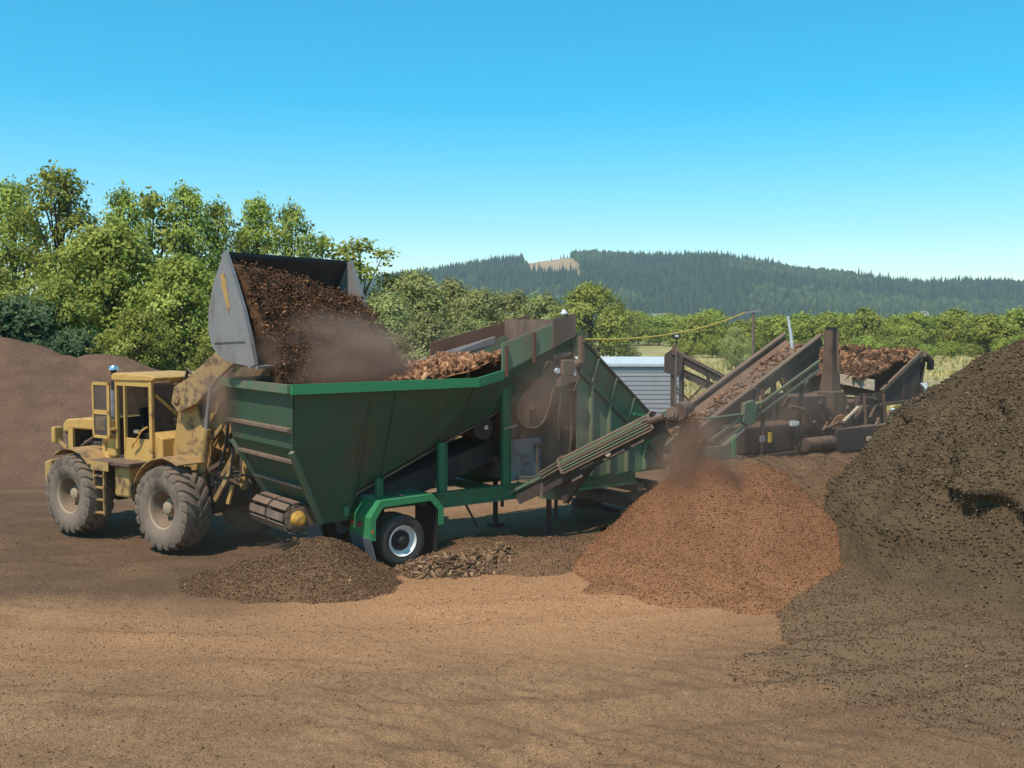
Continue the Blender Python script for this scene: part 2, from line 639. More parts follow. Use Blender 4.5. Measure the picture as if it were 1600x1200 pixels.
gx = axis_lines(-14.0, 14.0, 0.075, -4000, 4000)
gy = axis_lines(9.5, 28.0, 0.06, -300, 4000)
GX, GY = np.meshgrid(gx, gy)
GZ = ground_h(GX, GY)
ny, nx = GX.shape
idx = np.arange(nx * ny).reshape(ny, nx)
GF = np.stack([idx[:-1, :-1], idx[:-1, 1:], idx[1:, 1:], idx[1:, :-1]], -1).reshape(-1, 4)
wx = GX + 1.2 * fbm(GX * 0.4, GY * 0.4, 3, 60)
wy = GY + 0.9 * fbm(GX * 0.4 + 9, GY * 0.4, 3, 63)
# reddish sawdust spilled in front of the chip heap and along the trailer
red = np.exp(-(((wx - 0.2) / 4.4) ** 2 + ((wy - 17.2) / 2.3) ** 2) ** 1.3) * 1.1
red = np.maximum(red, 0.62 * np.exp(-(((wx + 4.5) / 4.5) ** 2 + ((wy - 15.2) / 1.7) ** 2)))
red = np.clip(red, 0, 1)
# dark compost: round the loader, the right-hand apron and streaks along the ruts
dark = 1.2 * sstep(-3.2, -5.0, wx) * sstep(15.9, 17.7, wy + 0.10 * wx) * sstep(40, 34, wy)
dark = np.maximum(dark, 0.60 * sstep(0.8, 4.5, wx - 0.45 * (wy - 14.0)) * sstep(9.0, 12.5, wy + 0.08 * wx))
dark = np.maximum(dark, 0.8 * sstep(28.0, 31.0, wy) * sstep(45, 38, wy))
dark = np.maximum(dark, 0.40 * sstep(0.0, 0.6, fbm(GX * 0.25 + 5, GY * 1.1, 5, 21, .62)) * sstep(15.5, 13.5, GY))
dark = np.clip(dark * (0.75 + 0.35 * fbm(GX * 0.7, GY * 1.4, 4, 70)), 0, 1)
al_, ac_ = GX + 0.12 * GY, GY - 0.10 * GX + 0.8 * fbm(GX * 0.12, GY * 0.12, 2, 71)
streak = sstep(0.05, 0.42, fbm(al_ * 0.35, ac_ * 3.2, 5, 73, 0.65)) * sstep(15.8, 13.0, GY) * 0.36
streak = np.maximum(streak, 0.6 * sstep(0.1, 0.4, fbm(al_ * 0.5, ac_ * 2.6, 4, 76, 0.6)) * sstep(-2.0, -5.0, GX) * sstep(17.0, 18.5, GY))
grass = sstep(38, 46, wy + 2.5 * fbm(GX * 0.12, GY * 0.12, 3, 80))


def ground_mat():
    t = NT('sawdust_ground')
    co = t.n('ShaderNodeTexCoord').outputs['Object']
    ar, ad, ag = (t.attr(k).outputs['Fac'] for k in ('red', 'dark', 'grass'))
    n1 = t.noise(co, 0.7, 6, 0.65)
    n2 = t.noise(co, 7.0, 6, 0.7)
    n3 = t.noise(co, 26.0, 6, 0.8)
    tan = t.mix(t.mapr(n1, 0.3, 0.7), (0.245, 0.146, 0.084), (0.330, 0.200, 0.115))
    tan = t.mix(t.mapr(n2, 0.42, 0.66, 0.0, 0.55), tan, (0.180, 0.108, 0.064))
    c = t.mix(ar, tan, t.mix(t.mapr(n2, 0.3, 0.7), (0.365, 0.200, 0.110), (0.425, 0.240, 0.134)))
    drk = t.mix(t.mapr(n2, 0.3, 0.72), (0.088, 0.056, 0.038), (0.140, 0.088, 0.058))
    dm = t.math('MULTIPLY', ad, t.mapr(n2, 0.2, 0.55, 0.65, 1.0))
    c = t.mix(dm, c, drk)
    # crumbs, dark and pale
    stk_ = t.attr('streak').outputs['Fac']
    c = t.mix(t.math('MULTIPLY', stk_, t.mapr(n2, 0.3, 0.6, 0.4, 1.0)), c, (0.13, 0.083, 0.054))
    c = t.mix(t.mapr(n3, 0.53, 0.63, 0.0, 0.68), c, (0.125, 0.076, 0.048))
    c = t.mix(t.mapr(n3, 0.42, 0.32, 0.0, 0.45), c, (0.50, 0.33, 0.205))
    gr = t.mix(t.mapr(t.noise(co, 0.09, 6, 0.65), 0.36, 0.62), (0.52, 0.39, 0.17), (0.30, 0.27, 0.10))
    gr = t.mix(t.mapr(t.noise(co, 1.4, 5, 0.7), 0.35, 0.7, 0.0, 0.55), gr, (0.33, 0.26, 0.11))
    c = t.mix(ag, c, gr)
    n4 = t.noise(co, 58.0, 2, 0.6)
    c = t.sat_v(c, t.mapr(n4, 0.34, 0.66, 0.70, 1.34))
    h = t.math('ADD', t.math('MULTIPLY', n3, 0.6), t.math('ADD', n2, t.math('MULTIPLY', n4, .35)))
    nr = t.bump(h, 0.8, 0.05)
    return t.done(t.bsdf(t.mix(ag, t.sat(c, 1.04, 1.20), c), 0.95, 0, nr, 0.1))


MAT['ground'] = ground_mat()
ground = np_mesh('ground', np.stack([GX, GY, GZ], -1).reshape(-1, 3), GF, 'ground', None,
                 {'red': red.ravel(), 'dark': dark.ravel(), 'grass': grass.ravel(), 'streak': streak.ravel()}, smooth=True)
tag(ground, kind='structure')


# ================================================================== HILL
ridge_u = np.array([-900, -300, 200, 450, 600, 680, 760, 820, 880, 930, 1000, 1080, 1150, 1210, 1290, 1370, 1440, 1480, 1540, 1600, 1750, 2000, 2400])
ridge_v = np.array([490, 478, 468, 455, 445, 434, 421, 413, 404, 402, 409, 408, 417, 430, 440, 450, 452, 445, 449, 452, 458, 465, 478])
HILL_Y = 2500.0


def hill_z(x, y):
    u = 800 + 1600 * x / HILL_Y
    v = np.interp(u, ridge_u, ridge_v)
    top = CAM_H + (510 - v) * HILL_Y / 1600
    f = np.where(y < HILL_Y, sstep(1450, HILL_Y, y) ** 0.9, 1 - 0.6 * sstep(HILL_Y, 3600, y))
    h = top * f
    h += np.clip(h, 0, 60) / 60 * (18 * fbm(x * 0.004, y * 0.004, 4, 90)) * sstep(2480, 2250, y)
    return h - 3.0


hx = np.linspace(-2600, 2600, 180)
hy = np.linspace(1400, 3500, 60)
HX, HY = np.meshgrid(hx, hy)
HZ = hill_z(HX, HY)
n2, n1 = HX.shape
hi = np.arange(n1 * n2).reshape(n2, n1)
HFc = np.stack([hi[:-1, :-1], hi[:-1, 1:], hi[1:, 1:], hi[1:, :-1]], -1).reshape(-1, 4)


def clear_mask(x, y):
    u = 800 + 1600 * x / y
    v = 510 - (hill_z(x, y) - CAM_H) * 1600 / y
    return np.exp(-(((u - 862) / 42) ** 2 + ((v - 414) / 15) ** 2) ** 1.5) + 0.55 * np.exp(-(((u - 905) / 18) ** 2 + ((v - 428) / 5) ** 2))


def hill_mat():
    t = NT('hillside')
    co = t.n('ShaderNodeTexCoord').outputs['Object']
    c = t.mix(t.mapr(t.noise(co, 0.006, 5), 0.35, 0.65), (0.028, 0.050, 0.022), (0.055, 0.075, 0.032))
    c = t.mix(t.mapr(t.attr('bare').outputs['Fac'], 0.2, 0.6), c, (0.42, 0.27, 0.14))
    return t.done(t.bsdf(c, 1.0, 0, None, 0.0))


MAT['hill'] = hill_mat()
hill = np_mesh('hill', np.stack([HX, HY, HZ], -1).reshape(-1, 3), HFc, 'hill', None,
               {'bare': clear_mask(HX, HY).ravel()}, smooth=True)
tag(hill, kind='structure')

# conifer wood on the hill (far-off wood: one mass)
rng = np.random.RandomState(5)
NH = 46000
tx = rng.uniform(-1500, 1650, NH)
ty = 1500 + (rng.rand(NH) ** 0.7) * 1060
keep = (clear_mask(tx, ty) < 0.28 + 0.1 * rng.rand(NH)) & (np.abs(tx / ty) < 0.62)
keep &= ~((ty > HILL_Y - 30) & (fbm(tx * 0.01, ty * 0.0, 2, 95) < -0.25))
tx, ty = tx[keep], ty[keep]
# a thin fringe along the crest so the skyline is ragged
cx_ = rng.uniform(-1000, 1450, 1500)
tx = np.concatenate([tx, cx_])
ty = np.concatenate([ty, HILL_Y + rng.uniform(-35, 25, len(cx_))])
keep = ~((np.abs(800 + 1600 * tx / ty - 858) < 36) & (ty > HILL_Y - 120) & (rng.rand(len(tx)) < .93))
tx, ty = tx[keep], ty[keep]
tz = hill_z(tx, ty)
th = rng.uniform(11, 24, len(tx)) * (0.75 + 0.5 * rng.rand(len(tx)))
on_crest = ty > HILL_Y - 40
th = np.where(on_crest, th * rng.uniform(0.5, 1.15, len(tx)), th)
broad = (fbm(tx * 0.006, ty * 0.006, 3, 97) > 0.12) & ~on_crest
tw = np.where(broad, th * 0.30, th * 0.17)
th = np.where(broad, th * 0.7, th)
K = 5
ang = np.arange(K) * 2 * PI / K
ring = np.stack([np.cos(ang), np.sin(ang)], -1)
nT = len(tx)
Vt = np.zeros((nT, 2 * K + 1, 3))
rot = rng.rand(nT) * 6.28
cr, sr = np.cos(rot)[:, None], np.sin(rot)[:, None]
for lev, (rf, zf) in enumerate(((1.0, 0.05), (0.62, 0.45))):
    rr = tw[:, None] * (rf if lev == 0 else np.where(broad, 1.05, 0.55)[:, None]) * rng.uniform(.75, 1.25, (nT, K))
    Vt[:, lev * K:(lev + 1) * K, 0] = tx[:, None] + rr * (ring[None, :, 0] * cr - ring[None, :, 1] * sr)
    Vt[:, lev * K:(lev + 1) * K, 1] = ty[:, None] + rr * (ring[None, :, 0] * sr + ring[None, :, 1] * cr)
    Vt[:, lev * K:(lev + 1) * K, 2] = (tz + th * zf)[:, None]
Vt[:, 2 * K] = np.stack([tx, ty, tz + th], -1)
ft = []
for k in range(K):
    k2 = (k + 1) % K
    ft += [(k, k2, K + k2), (k, K + k2, K + k), (K + k, K + k2, 2 * K)]
ft = np.array(ft)
Ft = (ft[None] + (np.arange(nT) * (2 * K + 1))[:, None, None]).reshape(-1, 3)
MAT['conifer'] = tinted('conifer_wood', [(0.018, 0.032, 0.016), (0.028, 0.050, 0.022), (0.045, 0.070, 0.028), (0.075, 0.095, 0.038)], 1.0, 0.0)
tt = np.clip(rng.rand(nT) * 0.7 + 0.3 * broad, 0, 1)
wood = np_mesh('hill_forest', Vt.reshape(-1, 3), Ft, 'conifer', None, {'tint': np.repeat(tt, 2 * K + 1)})
tag(wood, 'dark conifer forest covering the distant hill', 'forest', kind='stuff')


# ================================================================== BARK HEAPS
def heap(name, label, x0, x1, y0, y1, step, hfun, mat, floor=-0.03, group=None, disp=None):
    xs = np.arange(x0, x1, step)
    ys = np.arange(y0, y1, step)
    X, Y = np.meshgrid(xs, ys)
    Hh = hfun(X, Y)
    G = ground_h(X, Y)
    Z = Hh + G * sstep(1.5, 0.0, Hh)
    inside = Hh > floor
    n_y, n_x = X.shape
    ii = np.arange(n_x * n_y).reshape(n_y, n_x)
    F = np.stack([ii[:-1, :-1], ii[:-1, 1:], ii[1:, 1:], ii[1:, :-1]], -1)
    ok = inside[:-1, :-1] & inside[:-1, 1:] & inside[1:, 1:] & inside[1:, :-1]
    F = F[ok]
    used = np.unique(F)
    remap = -np.ones(n_x * n_y, dtype=np.int64)
    remap[used] = np.arange(len(used))
    V = np.stack([X, Y, Z], -1).reshape(-1, 3)[used]
    hh = Hh.ravel()[used]
    if disp is not None:
        V = V + disp(V, hh)
    o = np_mesh(name, V, remap[F], mat, None, {'hgt': hh}, smooth=True)
    tag(o, label, 'pile', group)
    return o, V


def heap_mat(name, a, b, c, speck, fs=38, bs=0.6, bd=0.04, low=None):
    t = NT(name)
    co = t.n('ShaderNodeTexCoord').outputs['Object']
    n1 = t.noise(co, 1.1, 6, 0.65)
    n2 = t.noise(co, 9, 6, 0.7)
    n3 = t.noise(co, fs, 4, 0.75)
    k = t.mix(t.mapr(n1, 0.32, 0.68), a, b)
    k = t.mix(t.mapr(n2, 0.5, 0.72, 0.0, 0.7), k, c)
    k = t.mix(t.mapr(n3, 0.58, 0.72, 0.0, 0.75), k, speck)
    k = t.mix(t.mapr(n3, 0.42, 0.30, 0.0, 0.6), k, tuple(x * 0.45 for x in a))
    nr = t.bump(t.math('ADD', n2, t.math('MULTIPLY', n3, 0.7)), bs, bd)
    if low:
        k = t.mix(t.mapr(t.math('ADD', t.attr('hgt').outputs['Fac'], t.math('MULTIPLY', n1, 0.5)), 0.25, 0.95), low, k)
    return t.done(t.bsdf(t.sat(k, 1.04, 1.15), 1.0, 0, nr, 0.05))


MAT['heap_dark'] = heap_mat('dark_compost', (0.108, 0.076, 0.049), (0.150, 0.106, 0.067), (0.070, 0.048, 0.032), (0.21, 0.15, 0.098), 60, 0.9, 0.05, (0.215, 0.142, 0.089))
MAT['heap_red'] = heap_mat('red_bark_chips', (0.200, 0.099, 0.057), (0.270, 0.136, 0.078), (0.140, 0.070, 0.042), (0.43, 0.24, 0.135), 56, 0.8, 0.04, (0.300, 0.156, 0.087))
MAT['heap_brown'] = heap_mat('brown_bark', (0.150, 0.090, 0.058), (0.200, 0.122, 0.076), (0.100, 0.062, 0.042), (0.29, 0.185, 0.115), 56, 0.8, 0.04)
MAT['heap_bank'] = heap_mat('trodden_fines', (0.120, 0.074, 0.048), (0.170, 0.105, 0.066), (0.080, 0.050, 0.034), (0.26, 0.165, 0.10), 56, 0.8, 0.04, (0.205, 0.122, 0.074))
MAT['heap_back'] = heap_mat('weathered_bark', (0.155, 0.095, 0.068), (0.195, 0.120, 0.086), (0.110, 0.070, 0.052), (0.27, 0.18, 0.125), 14, 0.9, 0.08)


def h_right(X, Y):
    wxx = X + 0.6 * fbm(X * 0.45, Y * 0.45, 3, 110)
    wyy = Y + 0.6 * fbm(X * 0.45 + 7, Y * 0.45, 3, 113)
    r = np.sqrt(((wxx - 11.75)) ** 2 + ((wyy - 19.6) * 0.95) ** 2)
    r = np.minimum(r, np.sqrt((wxx - 14.0) ** 2 + (wyy - 18.0) ** 2))
    top = 5.3
    steep = 1.02 * (6.35 - r)
    h = top * (1 - np.exp(-np.maximum(steep, 0) / top * 1.55)) * 1.12
    h = np.where(steep < 0, steep * 0.25, h)
    apron = 0.62 * np.exp(-np.maximum(r - 5.7, 0) / 1.8) - 0.07
    apron = apron - .30 * sstep(4.8, 2.6, X - .25 * (Y - 15)) * sstep(14.0, 16.0, Y)
    h = np.maximum(h, apron)
    body = sstep(0.35, 1.1, h)
    # ledges where the loader bit into it
    led = fbm(X * 0.55 + 3, (Y + h * 0.9) * 0.8, 4, 120)
    h = h + body * (0.22 * led + 0.07 * np.abs(fbm(X * 1.6, Y * 1.6, 3, 124)) * 2 - 0.05)
    h = h + body * (0.045 * fbm(X * 4.2, Y * 4.2, 3, 128) + 0.03 * fbm(X * 10, Y * 10, 2, 131))
    h = h + (1 - body) * 0.03 * fbm(X * 3, Y * 3, 4, 133)
    return h


def d_right(V, hh):
    """lumps that hang out over small ledges, where the loader has bitten into the face"""
    dx, dy = V[:, 0] - 11.75, V[:, 1] - 19.6
    r = np.sqrt(dx * dx + dy * dy) + 1e-6
    tang = np.arctan2(dy, dx) * 6.0
    zz = V[:, 2]
    body = sstep(.5, 1.2, hh) * sstep(5.0, 3.8, hh)
    out = np.zeros(len(V))
    for (a, b, amp, sd) in ((.40, .80, .28, 600), (.9, 1.7, .13, 610), (2.6, 4.0, .05, 620)):
        n = fbm(tang * a + .8 * zz * a, zz * b, 3, sd)
        out += amp * (sstep(-.20, .20, n) - .5)
    out += .05 * fbm(tang * 3.0, zz * 5.0, 3, 630)
    out *= body
    D = np.zeros_like(V)
    D[:, 0] = dx / r * out
    D[:, 1] = dy / r * out
    D[:, 2] = -.18 * np.maximum(out, 0)
    return D


pile_r, PV_r = heap('compost_pile', 'tall dark brown compost pile with crumbly ledges and steep left slope', 1.0, 19.0, 10.5, 27.0, 0.055, h_right, 'heap_dark', -0.02, None, d_right)


def cone(X, Y, cx, cyy, h, m, rnd=0.35):
    r = np.sqrt((X - cx) ** 2 + (Y - cyy) ** 2 + rnd ** 2) - rnd
    return h - m * r


def h_red(X, Y):
    wxx = X + 0.25 * fbm(X * 0.7, Y * 0.7, 3, 140)
    wyy = Y + 0.25 * fbm(X * 0.7 + 3, Y * 0.7, 3, 143)
    h = cone(wxx, wyy, 3.90, 20.10, 2.10, 0.90, .3)
    h = np.maximum(h, cone(wxx, wyy, 4.85, 20.4, 1.95, 0.78, 0.7))
    h = np.where(h < 0.45, 0.45 + (h - 0.45) * (0.55 + 0.25 * fbm(X * 0.8, Y * 0.8, 2, 145)), h)
    return h + sstep(0.0, 0.3, h) * (0.05 * fbm(X * 2.2, Y * 2.2, 3, 146) + 0.03 * fbm(X * 9, Y * 9, 3, 149))


pile_c, PV_c = heap('bark_chip_pile', 'reddish bark chip pile under the head of the discharge conveyor', -0.5, 11.0, 15.6, 25.5, 0.05, h_red, 'heap_red')


def h_ridge(X, Y):
    wxx = X + 0.4 * fbm(X * 0.5, Y * 0.5, 3, 150)
    wyy = Y + 0.4 * fbm(X * 0.5 + 3, Y * 0.5, 3, 153)
    h = -np.ones_like(X)
    for k in np.linspace(0, 1, 9):
        h = np.maximum(h, cone(wxx, wyy, 4.6 + 5.0 * k, 21.0 + 2.2 * k, 2.0 - 0.05 * math.sin(3 * k), 0.72, 0.8))
    return h + sstep(0.0, 0.3, h) * (0.08 * fbm(X * 1.8, Y * 1.8, 3, 156) + 0.035 * fbm(X * 8, Y * 8, 3, 159))


pile_m, PV_m = heap('bark_ridge', 'long low brown bark ridge between the red chip pile and the rusty machine', 2.0, 13.6, 18.4, 27.0, 0.06, h_ridge, 'heap_brown')


def h_tail(X, Y):
    wxx = X + 0.25 * fbm(X * 0.9, Y * 0.9, 3, 160)
    wyy = Y + 0.2 * fbm(X * 0.9 + 3, Y * 0.9, 3, 163)
    h = cone(wxx, wyy, -3.5, 18.75, 0.78, 0.68, 0.30)
    h = np.maximum(h, cone(wxx, wyy, -4.25, 18.75, 0.48, 0.48, 0.45))
    h = np.maximum(h, cone(wxx, wyy, -3.05, 18.25, 0.26, 0.34, 0.4))
    h = np.maximum(h, cone(wxx, wyy, -5.0, 18.9, 0.16, 0.22, 0.5))
    return h + sstep(0.0, 0.2, h) * (0.06 * fbm(X * 2.2, Y * 2.2, 3, 166) + 0.03 * fbm(X * 9, Y * 9, 3, 169))


pile_t, PV_t = heap('spilled_bark', 'low heap of spilled brown bark below the rear of the green hopper', -7.2, 0.0, 16.5, 21.5, 0.04, h_tail, 'heap_bank')


def h_chunk(X, Y):
    wxx = X + 0.2 * fbm(X * 0.9, Y * 0.9, 3, 170)
    wyy = Y + 0.2 * fbm(X * 0.9 + 3, Y * 0.9, 3, 173)
    h = -np.ones_like(X)
    for k in np.linspace(0, 1, 7):
        h = np.maximum(h, cone(wxx, wyy, -1.55 + 1.35 * k, 19.40 + 0.55 * k, 0.20 + 0.10 * k, 0.40, 0.2))
    return h + sstep(0.0, 0.15, h) * (0.05 * fbm(X * 3, Y * 3, 3, 176))


def h_bankl(X, Y):
    wxx = X + 0.5 * fbm(X * 0.6, Y * 0.6, 3, 340)
    wyy = Y + 0.75 * fbm(X * 0.55 + 3, Y * 0.55, 4, 343)
    h = -np.ones_like(X)
    for k in np.linspace(0, 1, 9):
        h = np.maximum(h, cone(wxx, wyy, -0.7 + 3.4 * k, 20.25 + 0.1 * k, 0.34 + 0.06 * k, 0.32, 0.5))
    return h + sstep(0.0, 0.15, h) * (0.05 * fbm(X * 2, Y * 2, 3, 346))


pile_l, PV_l = heap('fines_bank', 'low bank of brown fines between the coarse bark and the red chip pile', -3.0, 5.0, 17.8, 22.8, 0.05, h_bankl, 'heap_bank')
pile_k, PV_k = heap('coarse_bark_heap', 'low heap of coarse bark slabs beside the white trailer wheel', -3.6, 1.0, 17.8, 21.5, 0.05, h_chunk, 'heap_bank')


def h_back(cx, cyy, h, m, seed, ex=1.0):
    def f(X, Y):
        wxx = X + 0.7 * fbm(X * 0.25, Y * 0.25, 3, seed)
        wyy = Y + 0.7 * fbm(X * 0.25 + 3, Y * 0.25, 3, seed + 3)
        z = cone(cx + (wxx - cx) / ex, wyy, cx, cyy, h, m, 0.9)
        return z + sstep(0.0, 0.5, z) * (0.12 * fbm(X * 1.2, Y * 1.2, 4, seed + 6) + 0.04 * fbm(X * 5, Y * 5, 3, seed + 9))
    return f


heap('old_bark_pile', 'tall purplish brown bark pile with its peak cut by dark trees, behind the loader', -30, -8.5, 29, 46, 0.12, h_back(-19.0, 37.5, 4.35, 0.62, 180, 1.5), 'heap_back', -0.25)
heap('round_bark_pile', 'rounded brown bark pile rising behind the loader exhaust', -22, -7.5, 30, 45, 0.12, h_back(-15.3, 38.2, 3.72, 0.60, 190, 1.15), 'heap_back', -0.25)
heap('low_bark_pile', 'low long brown bark bank behind the wheel loader cab', -14, -1.5, 31, 43, 0.12, h_back(-8.5, 37.5, 1.7, 0.5, 200, 1.9), 'heap_back', -0.25)


def on_heap(PV, n, seed, zmin=0.05, lift=0.01):
    r = np.random.RandomState(seed)
    pool = PV[PV[:, 2] > zmin]
    p = pool[r.randint(0, len(pool), n)].astype(float)
    p[:, :2] += r.uniform(-.03, .03, (n, 2))
    p[:, 2] += lift
    return p


def vis_r(P):
    return P[(P[:, 0] / P[:, 1] < 0.56) & (P[:, 1] < 22.5)]


P = vis_r(on_heap(PV_r.astype(float), 270000, 1, -.1))
s_ = np.random.RandomState(2).gamma(2.0, 0.0075, len(P)) + 0.013
big = h_right(P[:, 0], P[:, 1]) > 0.9
s_ = np.where(big, s_ * 1.2, s_ * .8)
s_ = np.clip(s_, 0, .085)
tag(shards('compost_crumbs', P[big], s_[big], 'bark_dark', pile_r, 3, (1, .8, .6), 1.5), kind='stuff')
lo_ = ~big & (np.random.RandomState(31).rand(len(P)) < .7)
tag(shards('apron_crumbs', P[lo_], s_[lo_], 'bark_brown', pile_r, 32, (1, .7, .5), 1.1), kind='stuff')
P = on_heap(PV_c.astype(float), 95000, 4, -0.1)
tag(shards('bark_chips', P, np.clip(np.random.RandomState(5).gamma(2.2, .0062, len(P)) + .011, 0, .06), 'bark_red', pile_c, 6, (1, .5, .3), .9), kind='stuff')
P = on_heap(PV_m.astype(float), 34000, 7, 0.3)
tag(shards('bark_chips', P, np.clip(np.random.RandomState(8).gamma(2.0, .008, len(P)) + .012, 0, .07), 'bark_brown', pile_m, 9, (1, .5, .3), 1.3), kind='stuff')
P = on_heap(PV_t.astype(float), 46000, 10, -0.1)
tag(shards('bark_chips', P, np.clip(np.random.RandomState(11).gamma(1.8, .009, len(P)) + .010, 0, .12), 'bark_brown', pile_t, 12, (1, .45, .28), 1.2), kind='stuff')
P = on_heap(PV_k.astype(float), 2600, 13, 0.0, 0.02)
tag(shards('bark_slabs', P, np.clip(np.random.RandomState(14).gamma(2.2, .034, len(P)) + .02, 0, .30), 'bark_brown', pile_k, 15, (1, .4, .16), 0.8, boxy=True, flat=0.3), kind='stuff')

P = on_heap(PV_l.astype(float), 24000, 16, -0.1)
tag(shards('bark_chips', P, np.clip(np.random.RandomState(17).gamma(1.8, .008, len(P)) + .010, 0, .08), 'bark_brown', pile_l, 18, (1, .5, .3), 1.2), kind='stuff')
# crumbs strewn over the ground
r_ = np.random.RandomState(20)
n_ = 110000
px = r_.uniform(-12, 11, n_)
py = 9.8 + r_.rand(n_) ** 1.1 * 16
ok = fbm(px * 0.5, py * 0.9, 3, 210) + 0.7 * r_.rand(n_) > 0.12
px, py = px[ok], py[ok]
P = np.stack([px, py, ground_h(px, py) + 0.004], -1)
tag(shards('ground_crumbs', P, np.clip(r_.gamma(1.5, .007, len(P)) + .008, 0, .07), 'bark_brown', None, 21, (1, .6, .4), .9, flat=0.3),
    'loose bark crumbs strewn over the sawdust ground', 'bark crumbs', kind='stuff')


# ================================================================== GREEN SCREENING TRAILER
TR = empty('screening_trailer', TR_O, TR_A)
tag(TR, 'green screening trailer with tapered hopper, single visible axle and dusty conveyor drives', 'trailer')


def w2t(p):
    """world point into the trailer's own frame"""
    d = Vector(p) - TR_O
    return Vector((d.x * 0.8 + d.y * 0.6, -d.x * 0.6 + d.y * 0.8, d.z))


def zb(s):
    if s <= -1.15:
        return 1.0
    if s <= -0.92:
        return 1.0 + (s + 1.15) / 0.23 * 0.56
    return 1.72 + 0.41 * (s + 0.57)


def zt(s):
    if s <= 1.4:
        return 3.63
    if s <= 2.27:
        return 3.63 + (s - 1.4) / 0.87 * 0.11
    return 3.74 + 0.39 * (s - 2.27)


def tt_(s):
    if s <= 1.4:
        return 1.62
    if s <= 2.27:
        return 1.62 - (s - 1.4) / 0.87 * 0.32
    return 1.30 - 0.03 * (s - 2.27)


ST = [-1.15, -0.92, -0.4, 0.4, 1.4, 2.27, 3.2, 4.35]
for sg in (-1, 1):
    rows = []
    for f in (0.0, 0.57, 1.0):
        if f == 0.0:
            r0 = (-1.7, sg * 0.95, 1.0)
        elif f < 1:
            r0 = (-2.47, sg * 1.42, 2.5)
        else:
            r0 = (-2.54, sg * 1.62, 3.63)
        row = [r0]
        for s in ST:
            z = zb(s) + (zt(s) - zb(s)) * f
            row.append((s, sg * (0.95 + (tt_(s) - 0.95) * f), z))
        rows.append(row)
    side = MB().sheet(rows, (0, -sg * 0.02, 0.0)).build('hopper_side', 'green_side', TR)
    # welded seams standing a little proud of the sheet
    for k in (3, 5):
        m = MB()
        a, b, c = (Vector(rows[i][k]) for i in range(3))
        o = Vector((0, sg * 0.012, 0))
        m.beam(a + o, b + o, 0.05, 0.025, (0, 1, 0))
        m.beam(b + o, c + o, 0.05, 0.025, (0, 1, 0))
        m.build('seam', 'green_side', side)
    # rim channel
    m = MB()
    m.box(-2.60, 1.4, min(sg * 1.62, sg * 1.71), max(sg * 1.62, sg * 1.71), 3.50, 3.68)
    m.hexa([(1.4, sg * 1.62, 3.50), (1.4, sg * 1.71, 3.50), (2.25, sg * 1.385, 3.60), (2.25, sg * 1.30, 3.60),
            (1.4, sg * 1.62, 3.68), (1.4, sg * 1.71, 3.68), (2.25, sg * 1.385, 3.80), (2.25, sg * 1.30, 3.80)])
    m.build('hopper_rim', 'green_bright' if sg < 0 else 'green_dusty', TR)

# rear wall, leaning, with its cross ribs
rear_rows = [[(-1.7, y * 0.95, 1.0) for y in (-1, 0, 1)], [(-2.47, y * 1.42, 2.5) for y in (-1, 0, 1)], [(-2.54, y * 1.62, 3.63) for y in (-1, 0, 1)]]
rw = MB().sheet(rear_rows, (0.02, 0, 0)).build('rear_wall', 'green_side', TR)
for z in (2.82, 2.22, 1.72):
    if z > 2.5:
        k = (z - 2.5) / 1.13
        s, t = -2.47 - 0.07 * k, 1.42 + 0.2 * k
    else:
        k = (z - 1.0) / 1.5
        s, t = -1.7 - 0.77 * k, 0.95 + 0.47 * k
    MB().hexa([(s - 0.10, -t * 0.97, z), (s + 0.02, -t * 0.97, z - 0.05), (s + 0.02, t * 0.97, z - 0.05), (s - 0.10, t * 0.97, z),
               (s - 0.10, -t * 0.97, z + 0.05), (s + 0.02, -t * 0.97, z + 0.07), (s + 0.02, t * 0.97, z + 0.07), (s - 0.10, t * 0.97, z + 0.05)]).build('rib', 'steel_dust', rw)
MB().box(-2.66, -2.54, -1.62, 1.62, 3.52, 3.67).build('rear_rim', 'green_dusty', TR)
for sg in (-1, 1):
    m = MB()
    m.beam((-2.49, sg * 1.40, 2.45), (-1.72, sg * 0.97, 1.02), 0.09, 0.09)
    m.build('corner_post', 'green_dusty', TR)

# belt of the feeder running up inside the hopper
m = MB()
m.sheet([[(-1.75, y, 1.08) for y in (-.9, .9)], [(-0.9, y, 1.52) for y in (-.9, .9)], [(4.4, y, zb(4.4) - 0.02) for y in (-.9, .9)]], (0, 0, -0.05))
m.build('feed_belt', 'belt', TR)
# wing pulley at the tail
c0 = Vector((-2.10, 0, 1.12))
for half in (-1, 1):
    y0, y1 = (0.04, 0.76) if half > 0 else (-0.76, -0.04)
    m = MB()
    m.lathe([(0.0, y0), (0.10, y0), (0.10, y1), (0.0, y1)], c0, (0, 1, 0), 14)
    for k in range(9):
        a = 2 * PI * k / 9 + 0.2
        dx, dz = math.cos(a), math.sin(a)
        m.beam(c0 + Vector((dx * 0.17, y0, dz * 0.17)), c0 + Vector((dx * 0.17, y1, dz * 0.17)), 0.03, 0.24, (dx, 0, dz))
        m.beam(c0 + Vector((dx * 0.285, y0, dz * 0.285)), c0 + Vector((dx * 0.285, y1, dz * 0.285)), 0.14, 0.03, (dx, 0, dz))
    for yy in (y0, y1 - 0.03):
        m.lathe([(0.06, yy), (0.25, yy), (0.25, yy + 0.03), (0.06, yy + 0.03)], c0, (0, 1, 0), 18, True)
    m.build('wing_pulley', 'steel_dust', TR)
m = MB()
m.lathe([(0.0, -0.96), (0.07, -0.96), (0.09, -0.9), (0.13, -0.88), (0.15, -0.8), (0.11, -0.77), (0.0, -0.77)], c0, (0, 1, 0), 18)
m.build('pulley_bearing', 'yellow_hub', TR, True)
